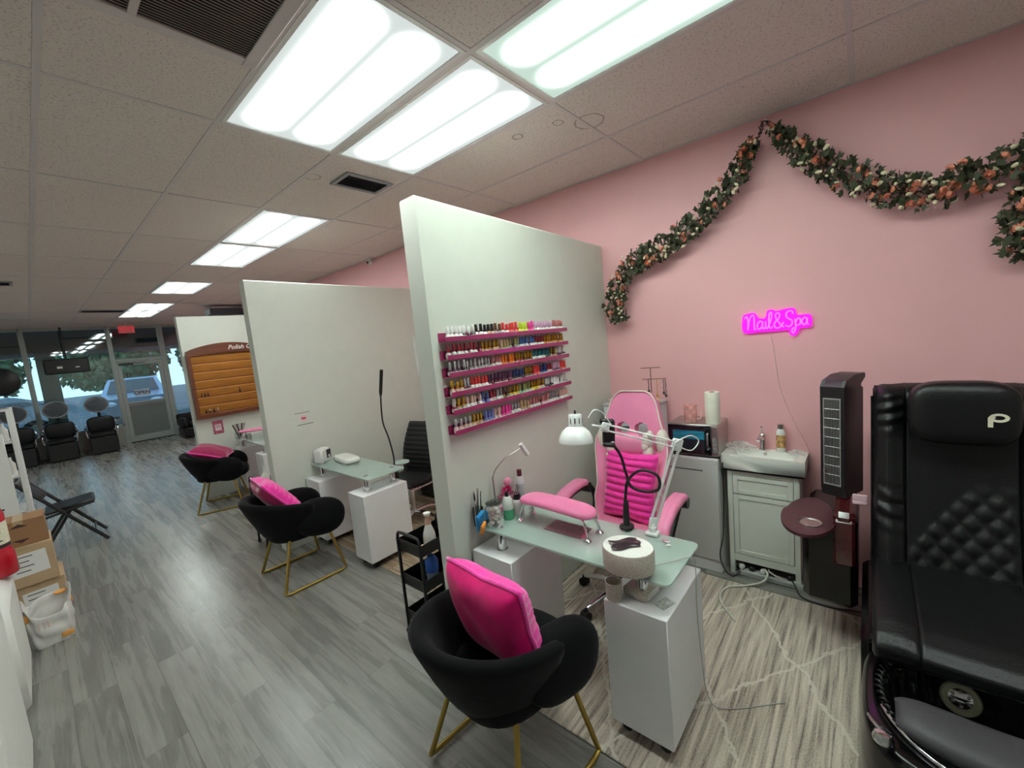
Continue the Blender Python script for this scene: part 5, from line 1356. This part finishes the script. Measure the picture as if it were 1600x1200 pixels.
# foot rest pad
def pad(s_):
    return lambda u, v: Lp(.86+(v-.5)*.19*(1-.35*(abs(u*2-1))**4)-.03*math.cos((u-.5)*PI), PY+.005+(u-.5)*.46, .452+s_*.028*math.sqrt(max(0, 1-abs(2*u-1)**6))*math.sqrt(max(0, 1-abs(2*v-1)**5))+.012*math.sin(PI*v))
fr_ = MB().grid(pad(1), 40, 16).grid(pad(-1), 40, 16).build('foot_rest', mat('charcoal_vinyl', (62, 60, 64), .55, bump=.15), t, sharp=80)
MB().b2(.84-1.45, .9-1.45, -.10, .10, .40, .43, .005).build('rest_bracket', GLOSS, fr_)
f_ = MB().lathe([(.026, 0), (.028, .008), (.02, .03), (.0, .034)], Lp(.765, -1.322, .41), 20).tube([Lp(.765, -1.322, .435), Lp(.785, -1.295, .452), Lp(.80, -1.285, .455)], .005, 8)
f_.build('basin_tap', CHROME, t)
# side console with lacquered arm and swing tray
for sy, nm in ((1, 'near'), (-1, 'far')):
    yb = PY+sy*.34; ya = PY+sy*.57
    if sy > 0: c = MB().b2(1.72-1.45, 2.22-1.45, min(yb, ya)-PY, max(yb, ya)-PY, .235, .69, .03)
    else: c = MB().b2(1.72-1.45, 2.22-1.45, min(yb, ya)-PY, max(yb, ya)-PY, .235, .69, .03)
    c.build('side_console', GLOSS, t)
    y0_, y1_ = (yb-PY+.01*sy, yb-PY+.095*sy)
    ao = MB().b2(1.655-1.45, 1.718-1.45, min(y0_, y1_), max(y0_, y1_), .50, .74, .012).b2(1.66-1.45, 2.18-1.45, min(y0_, y1_), max(y0_, y1_), .692, .774, .022).build('arm', BURG, t, sharp=25); ao['label'] = 'burgundy lacquered arm'
tr_ = MB(); poly = []
for k in range(40):
    a = 2*PI*k/40; poly.append((1.72-1.45+(.235 if math.cos(a) < 0 else .27)*math.cos(a), -1.048-PY+(.118 if math.cos(a) < .2 else .105)*math.sin(a)))
tr_.prism(poly, .016, Matrix.Translation((0, 0, .694)))
to = tr_.build('swing_tray', BURGT, t, sharp=50)
MB().lathe([(.047, 0), (.052, .002), (.050, .006), (.044, .003), (.040, -.001), (.0, -.0005)], Lp(1.635, -1.062, .7105), 32).lathe([(.042, .0015), (.0, .0012)], Lp(1.635, -1.062, .7102), 24).build('cup_holder', STEEL, to)
MB().cyl(Lp(1.80, -1.08, .55), Lp(1.80, -1.08, .694), .05, n=20).build('tray_pivot', BLK, to)
tag(MB().b2(1.80, 1.90, -1.285, -1.225, .778, .80, .004).b2(1.80, 1.81, -1.285, -1.225, .80, .83, .003).build('remote_holder', mat('pale_pink_plastic', (222, 186, 196), .35), None), 'pale pink plastic caddy on the burgundy arm beside the black chair back', 'caddy')

# tower heater standing on the console
t = thing('tower_heater', 'black tower heater with silver front grille between the sink and the pedicure chair', 'heater', (1.95, -1.175, .778), R(-22))
hb = MB(); w = .055; d = .075
pr = [(-d, 0), (-d-.012, .05), (-d-.012, .655), (-d+.01, .69), (.02, .715), (d+.05, .715), (d+.055, .69), (d+.01, .655), (d+.01, .64), (d+.03, .63), (d+.03, 0)]
n = len(pr)
hb.add([(px, yy, pz) for yy in (-w, w) for px, pz in pr], [list(range(n)), list(range(n, 2*n))]+[[i, (i+1) % n, n+(i+1) % n, n+i] for i in range(n)])
t.scale = (1, 1, .90)
hb.build('housing', mat('heater_black', (26, 24, 26), .35), t, sharp=30)
g = MB(); gx = -d-.0125
g.b2(gx-.004, gx, -.040, -.035, .07, .59).b2(gx-.004, gx, .035, .040, .07, .59).b2(gx-.004, gx, -.035, .035, .07, .078).b2(gx-.004, gx, -.035, .035, .582, .59)
go_ = g.build('grille_frame', mat('silver_plastic', (168, 168, 166), .3, metal=.5), t)
MB().b2(gx-.001, gx, -.035, .035, .078, .582).build('grille_back', INK, go_)
g = MB()
for k in range(8): g.cyl((gx-.003, -.035, .135+k*.056), (gx-.003, .035, .135+k*.056), .0012, n=5)
for k in range(9): g.cyl((gx-.002, -.028+k*.007, .078), (gx-.002, -.028+k*.007, .582), .0008, n=5)
g.build('wires', mat('silver_plastic', (168, 168, 166), .3), go_)
MB().box((-d+.002, 0, .677), (.05, .075, .004), (0, R(-60), 0), .001).build('control_panel', mat('purple_black_gloss', (48, 18, 44), .1, coat=1.), t)

# ================================================================== FARTHEST STATION
WY = P3-.004
t = thing('polish_cabinet', 'wooden wall cabinet with slanted shelves on the farthest half wall', 'cabinet', (1.02, WY, 1.09))
def LW(x, y, z): return (x-1.02, y-WY, z-1.09)
MB().b2(*[v for v in (.60-1.02, 1.46-1.02)], -.012, 0, .05, .86).build('back_board', HONEY, t)
MB().b2(.563-1.02, .605-1.02, -.075, 0, .0, .87, .004).build('side_post', MAHOG, t); MB().b2(1.455-1.02, 1.497-1.02, -.075, 0, .0, .87, .004).build('side_post', MAHOG, t)
MB().b2(.605-1.02, 1.455-1.02, -.075, 0, .0, .05, .003).build('bottom_rail', MAHOG, t)
arch = [(-.457, .83), (-.45, .90)]+[(-.45+.93*k/16, .90+.095*math.sin(PI*k/16)**.8) for k in range(1, 16)]+[(.477, .90), (.477, .83)]+[(.45-.87*k/12, .83+.03*math.sin(PI*k/12)) for k in range(1, 12)]
MB().prism([(a, b) for a, b in arch], .078, Matrix(((1, 0, 0, 0), (0, 0, -1, 0), (0, 1, 0, 0), (0, 0, 0, 1)))).build('arched_crown', MAHOG, t, sharp=30)
for k in range(7):
    z = .065+k*.112
    MB().box((.01, -.035, z+.045), (.85, .006, .105), (R(28), 0, 0), .001).build('slanted_shelf', HONEY, t)
    MB().b2(-.415, .435, -.068, -.062, z-.006, z+.006).build('shelf_lip', MAHOG, t)
text_mesh('lettering', 'Polish C', .082, PAPER, t, plane_mat((1.053+.12, WY-.0795, 2.012), (1, 0, 0), (0, 0, 1)), shear=.35, bold=.001)
fw = [(.64, 1, PC['brown']), (.675, 1, (40, 30, 36)), (.71, 1, (60, 50, 50)), (.655, 0, (40, 36, 40)), (.70, 0, (70, 66, 70)), (.745, 0, (50, 40, 44)), (.79, 0, (150, 150, 150))]
lab = ['left brown', 'middle black', 'right dark', 'leftmost black', 'second dark grey', 'third black', 'fourth grey']
for i, (x, r_, c) in enumerate(fw):
    zz = 1.09+.065+(2 if r_ else 0)*.112-.0
    b = MB().lathe([(.011, 0), (.012, .022), (.006, .026), (0, .026)], n=8).build('nail_polish_bottle', mat('far_polish_%d' % i, c, .2), None)
    b.location = (x+.02, WY-.058, zz+.004-.0)
    MB().lathe([(.006, .026), (.005, .052), (0, .052)], n=8).build('cap', WPLAS if i in (4, 6) else BLK, b)
    tag(b, '%s nail polish bottle on the %s shelf of the wooden cabinet' % (lab[i], 'third lowest' if r_ else 'lowest'), 'nail polish', 'few bottles left in the wooden cabinet')
t = thing('ornament', 'small dark bottle ornament hanging in the middle of the wooden cabinet', 'ornament', (1.10, WY-.075, 1.40))
MB().ell((0, 0, 0), (.013, .011, .015)).cyl((0, 0, .012), (0, 0, .05), .005, n=8).build('body', BLK, t)
t = thing('framed_notice', 'small pink floral notice on the farthest half wall below the wooden cabinet', 'notice', (.79, P3, .94))
MB().b2(-.06, .06, -.006, 0, -.09, .09).build('border', mat('floral_border', (176, 92, 112), .6, var=.5, vscale=50), t)
MB().b2(-.036, .036, -.0075, -.006, -.045, .04).build('paper', mat('pink_white_card', (226, 206, 210), .6), t)
MB().b2(-.024, .024, -.0085, -.0075, .012, .020).build('text_line', DARKP, t); MB().b2(-.024, .024, -.0085, -.0075, -.012, -.006).build('text_line', DARKP, t)
t = thing('hand_rest', 'pink hand rest on chrome legs on the farthest desk', 'hand rest', (1.05, 4.98, .754), R(60))
MB().ell((0, 0, .125), (.07, .17, .018), 28, 12, p=.7, q=.6).build('pad', PINKL, t, sharp=80)
for sx in (-1, 1):
    for sy in (-1, 1):
        l_ = MB().tube([(sx*.03, sy*.11, .115), (sx*.045, sy*.14, .05), (sx*.05, sy*.15, .012)], .007, 8).build('leg', CHROME, t)
        MB().lathe([(.018, 0), (.019, .004), (.0, .018)], (sx*.05, sy*.15, 0), 12).build('foot', CHROME, l_)
t = thing('file_holder', 'clear box of grey nail files and brushes on the farthest desk', 'holder', (.96, 5.22, .754))
MB().b2(-.06, .06, -.04, .04, 0, .10).build('clear_box', CLEAR, t)
for k in range(9):
    MB().box((-.045+.011*k, random.uniform(-.02, .02), .115), (.014, .004, .21), (R(random.uniform(-14, 14)), R(-20+5*k), 0), .001).build('nail_file', STEEL if k % 3 else INK, t)
t = thing('small_jar', 'small clear jar beside the files on the farthest desk', 'jar', (1.02, 5.10, .754))
MB().lathe([(0, 0), (.03, 0), (.03, .06), (.0, .06)], n=18).build('glass', CLEAR, t); MB().lathe([(.031, .06), (.031, .072), (0, .074)], n=18).build('lid', CHROME, t)
# second trolley behind the end of the middle half wall
src = [o for o in bpy.data.objects if o.name == 'utility_trolley'][0]
c = dup(src); c.location = (.60, 3.20, 0); tag(c, 'black metal trolley behind the end of the middle half wall')
t = thing('lotion_bottle', 'white pump bottle seen over the middle chair, on the farther trolley', 'bottle', (.535, 3.135, .567))
MB().lathe([(0, 0), (.04, 0), (.042, .01), (.04, .11), (.02, .14), (.014, .15)], n=20).build('body', CERAM, t)
MB().lathe([(.018, .15), (.015, .17), (.006, .19), (.004, .215), (0, .215)], n=14).build('pump', WPLAS, t)

# ================================================================== HOOD DRYER CHAIRS
def dryer(x, y, lb):
    t = thing('hood_dryer_chair', lb, 'hood dryer chair', (x, y, 0), R(-4), 'hood dryer chairs by the window')
    MB().b2(-.235, .235, -.27, .20, .02, .40, .02).build('base', BLK, t)
    MB().box((0, -.02, .445), (.46, .50, .10), None, .03).build('seat', BLEATH, t)
    MB().ell((0, .20, .66), (.24, .075, .19), 28, 14, p=.5, q=.5).build('backrest', BLEATH, t, sharp=80)
    for s in (-1, 1):
        MB().tube(spline([(s*.25, .18, .72), (s*.262, .12, .64), (s*.265, -.20, .60), (s*.26, -.24, .5), (s*.25, -.24, .42)], 4), .011, 8).build('arm_frame', CHROME, t)
        MB().box((s*.265, -.05, .625), (.05, .24, .03), None, .012).build('arm_pad', BLK, t)
    MB().cyl((0, .27, .4), (0, .27, 1.0), .03, n=12).build('pole', BLK, t)
    M = Matrix.Translation((-.01, .18, 1.14)) @ rotm((R(62), 0, 0))
    h = MB().lathe([(.20, -.02), (.215, .0), (.205, .012), (.19, 0)], n=32, M=M).build('rim', mat('hood_rim', (150, 156, 160), .35), t)
    MB().lathe([(.195, 0), (.175, -.07), (.12, -.14), (.05, -.17), (0, -.175)], n=32, M=M).build('hood', mat('smoky_hood', (74, 80, 92), .25, coat=.5), t, sharp=80)
    MB().cyl((-.01, .20, 1.13), (-.01, .218, 1.12), .03, n=12).build('nozzle', WPLAS, h)
    return t
dryer(.165, 12.42, 'hood dryer chair nearest the storefront door')
dryer(-.50, 12.44, 'middle hood dryer chair in front of the window')
dryer(-1.12, 12.46, 'hood dryer chair at the left, partly behind the white rack')
t = thing('waiting_sofa', 'black leather seat right of the storefront door', 'sofa', (1.98, 12.25, 0))
MB().b2(-.40, .40, -.38, .30, .04, .28, .03).build('base', BLEATH, t); MB().b2(-.27, .27, -.37, .18, .28, .40, .04).build('seat', BLEATH, t)
MB().b2(-.40, .40, .18, .38, .28, .62, .05).build('backrest', BLEATH, t)
for s in (-1, 1): MB().b2(s*.40-(.12 if s > 0 else 0), s*.40+(.12 if s < 0 else 0), -.38, .30, .28, .52, .04).build('arm', BLEATH, t)

# ================================================================== LEFT SIDE
WRAP = mat('white_wrapped_surface', (226, 226, 220), .5, var=.03, bump=.2, bscale=25)
tag(MB().b2(-1.75, -1.05, .95, 1.885, 0, 1.0, .035).build('white_bench', WRAP, None, True), 'tall white bench end in the lower left corner', 'bench')
tag(MB().b2(-1.72, -1.05, 2.15, 2.90, 0, .62, .04).build('white_bench', WRAP, None, True), 'lower white bench end carrying the fire extinguisher', 'bench')
tag(MB().b2(-1.10, -1.052, 2.905, 2.94, 0, .40, .006).build('grey_post', mat('grey_box_strip', (120, 116, 112), .6), None, True), 'grey strip standing between the white bench and the boxes', 'post')
t = thing('fire_extinguisher', 'red fire extinguisher standing on the lower white bench', 'fire extinguisher', (-1.105, 2.79, .621))
RED = mat('fire_red', (190, 16, 40), .25, var=.04, coat=.5)
MB().lathe([(0, 0), (.090, 0), (.096, .006), (.092, .13), (.084, .15), (.082, .155), (.082, .38), (.07, .42), (.04, .445), (.022, .45), (.022, .47), (0, .47)], n=36).build('cylinder', RED, t, sharp=50)
MB().lathe([(.0828, .20), (.0828, .335)], n=36).build('label_band', mat('extinguisher_label', (226, 222, 196), .5, var=.1, vscale=60), t)
MB().lathe([(.083, .178), (.083, .198)], n=36).build('black_band', INK, t)
for k in range(4):
    M = rotm((0, 0, R(-62))) ; MB().add([(-.02+.0, -.0832, .22+.028*k), (.03-.012*(k % 2), -.0832, .22+.028*k), (.03-.012*(k % 2), -.0832, .227+.028*k), (-.02, -.0832, .227+.028*k)], [(0, 1, 2, 3)], rotm((0, 0, R(20)))).build('text_line', INK, t)
MB().b2(-.02, .02, -.02, .02, .47, .50, .004).box((0, -.04, .515), (.02, .12, .012), (R(12), 0, 0), .003).box((0, -.04, .485), (.02, .10, .01), (R(-6), 0, 0), .003).build('valve_handle', BLK, t)
MB().tube(spline([(-.02, 0, .48), (-.07, .01, .47), (-.10, .02, .40), (-.10, .03, .2)], 5), .008, 8).build('hose', RUBBER, t)
t = thing('display_board', 'white board with small text at the left edge above the boxes', 'board', (-1.31, 4.45, 0))
MB().b2(-.30, .292, -.015, .015, .615, 1.36, .003).build('panel', WPLAS, t)
for k, (z, w_) in enumerate(((.86, .05), (.74, .035), (.70, .06))): MB().b2(.15, .15+w_, -.0165, -.015, z, z+.014).build('text_line', INK, t)
for s in (-1, 1): MB().b2(s*.27-.012, s*.27+.012, -.012, .012, 0, .615).build('leg', WMET, t)
t = thing('display_rack', 'white metal rack of small products behind the board at the left edge', 'rack', (-1.28, 4.75, 0))
for sx in (-1, 1):
    for sy in (-1, 1): MB().b2(sx*.32-.018, sx*.32+.018, sy*.19-.014, sy*.19+.014, 0, 1.57, .003).build('upright', WMET, t)
for z in (.3, .62, .94, 1.26, 1.55): MB().b2(-.32, .32, -.19, .19, z, z+.018, .003).build('shelf', WMET, t)
cnt = 0
pn = ['white tub', 'grey bottle', 'silver can', 'dark bottle']
for z, zn in ((1.278, 'upper'), (.958, 'middle')):
    for k in range(4):
        o = MB().lathe([(0, 0), (.028, 0), (.03, .01), (.03, .10+.02*(k % 2)), (.012, .13), (.012, .16), (0, .16)], n=14).build('product_bottle', [WPLAS, VENTG, STEEL, INK][k], None)
        o.location = (-1.02-.10*k, 4.72, z+.001); tag(o, '%s on the %s shelf of the white rack' % (pn[k], zn), 'bottle', 'products on the white rack')
# folding chair
t = thing('folding_chair', 'black folding chair with padded seat standing alone at the left', 'chair', (-.74, 5.27, 0), R(-3))
for s in (-1, 1):
    y = s*.22
    MB().tube([(-.30, y, .82), (-.285, y, .80), (.27, y, .018)], .017, 8).build('front_leg', BLKM, t)
    MB().tube([(.04, y*.92, .43), (-.22, y*.92, .016)], .015, 8).build('rear_leg', BLKM, t)
    MB().tube([(-.16, y*.96, .40), (.22, y*.96, .46)], .013, 8).build('side_rail', BLKM, t)
MB().box((.04, 0, .455), (.38, .40, .035), (0, R(-6), 0), .016).build('seat', BLEATH, t)
MB().tube(spline([(-.30, -.22, .82), (-.315, -.18, .845), (-.315, .18, .845), (-.30, .22, .82)], 4), .0125, 8).build('top_rail', BLKM, t)
MB().grid(lambda u, v: (-.305+.17*v+.02*math.sin(PI*u)-.0, (u*2-1)*.205, .83-.23*v), 14, 8).build('back_panel', BLEATH, t, sharp=80).modifiers.new('thick', 'SOLIDIFY').thickness = .018
MB().tube([(.19, -.22, .13), (.19, .22, .13)], .009, 8).build('crossbar', BLKM, t)
# boxes
def carton(lb, x0, x1, y0, y1, z0, z1, m, label=True, arrows=False, rz=0):
    t = thing('cardboard_box', lb, 'box', ((x0+x1)/2, (y0+y1)/2, z0), rz, 'cardboard boxes stacked at the left')
    w, d, h = (x1-x0)/2, (y1-y0)/2, z1-z0
    MB().b2(-w, w, -d, d, 0, h, .004).build('carton', m, t)
    MB().b2(-.025, .025, -d-.0012, d+.0012, h-.03, h+.0012).build('tape', mat('packing_tape', (176, 150, 112), .3), t)
    if label:
        MB().box((.02, -d-.001, h*.55), (.18, .0016, h*.55), (0, R(-2), 0)).build('shipping_label', PAPER, t)
        for k in range(4): MB().b2(-.05, .02+.02*(k % 2), -d-.003, -d-.0018, h*(.38+.12*k), h*(.38+.12*k)+.006).build('text_line', INK, t)
    if arrows:
        for s in (-1, 1):
            MB().add([(-.045, -d-.0016, h*.5+s*h*.24), (.045, -d-.0016, h*.5+s*h*.24), (0, -d-.0016, h*.5+s*h*.38)], [(0, 1, 2)]).build('printed_arrow', mat('dark_brown_print', (70, 36, 34), .7), t)
    return t
carton('light cardboard box with shipping label, lowest of the stack', -1.14, -.84, 3.42, 3.78, 0, .30, CARD2)
carton('tan cardboard box with white label, middle of the stack', -1.16, -.865, 3.40, 3.72, .301, .60, CARD2)
carton('dark brown box with printed triangles, topmost of the stack', -1.14, -.875, 3.43, 3.68, .601, .79, CARD, False, True)
# shopping bag
t = thing('shopping_bag', 'open white paper-like bag with orange spots on the floor before the boxes', 'bag', (-.95, 3.08, 0))
def bagf(u, v):
    a = 2*PI*u; ca, sa = math.cos(a), math.sin(a)
    k = 1-.12*(1-v)**2
    x = .118*k*math.copysign(abs(ca)**.45, ca); y = .165*k*math.copysign(abs(sa)**.45, sa)
    z = v*(.26+.035*math.sin(2*a+1)+.02*math.sin(5*a))
    w_ = .007*math.sin(9*a+7*v)+.006*math.sin(14*v+3*a)
    return (x*(1+w_*5), y*(1+w_*4), z)
bo_ = MB().grid(bagf, 72, 24, cu=True); bo_.add([bagf(k/72, 0) for k in range(72)], [list(range(72))])
bg_ = bo_.build('bag_body', mat('white_bag_plastic', (226, 222, 218), .4, var=.06, vscale=12), t, sharp=70)
md = bg_.modifiers.new('thick', 'SOLIDIFY'); md.thickness = .003
ORG = mat('orange_print', (228, 160, 80), .5, var=.1)
MB().ell((.07, -.158, .045), (.032, .006, .018), 16, 8, q=.6).build('orange_spot', ORG, t); MB().ell((.118, .02, .21), (.006, .03, .025), 16, 8).build('orange_spot', ORG, t); MB().ell((-.10, -.15, .235), (.02, .006, .03), 16, 8).build('orange_spot', ORG, t)
MB().ell((.07, .13, .25), (.035, .03, .014), 16, 8).build('orange_flap', ORG, t)
for k in range(3): MB().box((-.05+.022*k, -.1635, .16), (.003, .002, .05), (0, R(-6), 0)).build('pink_print', mat('pink_print', (222, 150, 146), .6), t)

# ================================================================== CAMERA, LIGHT
yaw, pit, rol, fpx = .856709, -.111190, -.094993, 648.828
f = Vector((math.sin(yaw)*math.cos(pit), math.cos(yaw)*math.cos(pit), math.sin(pit)))
r = Vector((math.cos(yaw), -math.sin(yaw), 0)); u = r.cross(f)
r2 = math.cos(rol)*r+math.sin(rol)*u; u2 = -math.sin(rol)*r+math.cos(rol)*u
cam = bpy.data.cameras.new('camera'); cam.sensor_width = 36; cam.lens = fpx/1600*36; cam.clip_start = .05; cam.clip_end = 200
co = bpy.data.objects.new('camera', cam); COL.objects.link(co)
co.matrix_world = Matrix(((r2.x, u2.x, -f.x, -.810464), (r2.y, u2.y, -f.y, -1.285147), (r2.z, u2.z, -f.z, 1.778719), (0, 0, 0, 1)))
C.camera = co
w = bpy.data.worlds.new('evening_sky'); C.world = w; w.use_nodes = True
nt = w.node_tree; bg = nt.nodes['Background']
tc = N_(nt, 'ShaderNodeTexCoord'); sp = N_(nt, 'ShaderNodeSeparateXYZ'); nt.links.new(tc.outputs['Generated'], sp.inputs[0])
rp = N_(nt, 'ShaderNodeValToRGB'); nt.links.new(sp.outputs[2], rp.inputs['Fac'])
rp.color_ramp.elements[0].color = (.50, .64, .78, 1); rp.color_ramp.elements[0].position = 0
rp.color_ramp.elements[1].color = (.36, .52, .74, 1); rp.color_ramp.elements[1].position = .6
nt.links.new(rp.outputs['Color'], bg.inputs['Color']); bg.inputs['Strength'].default_value = 1.4
C.view_settings.view_transform = 'Standard'; C.view_settings.look = 'None'; C.view_settings.exposure = 1.7; C.view_settings.gamma = 1
C.view_settings.use_curve_mapping = False
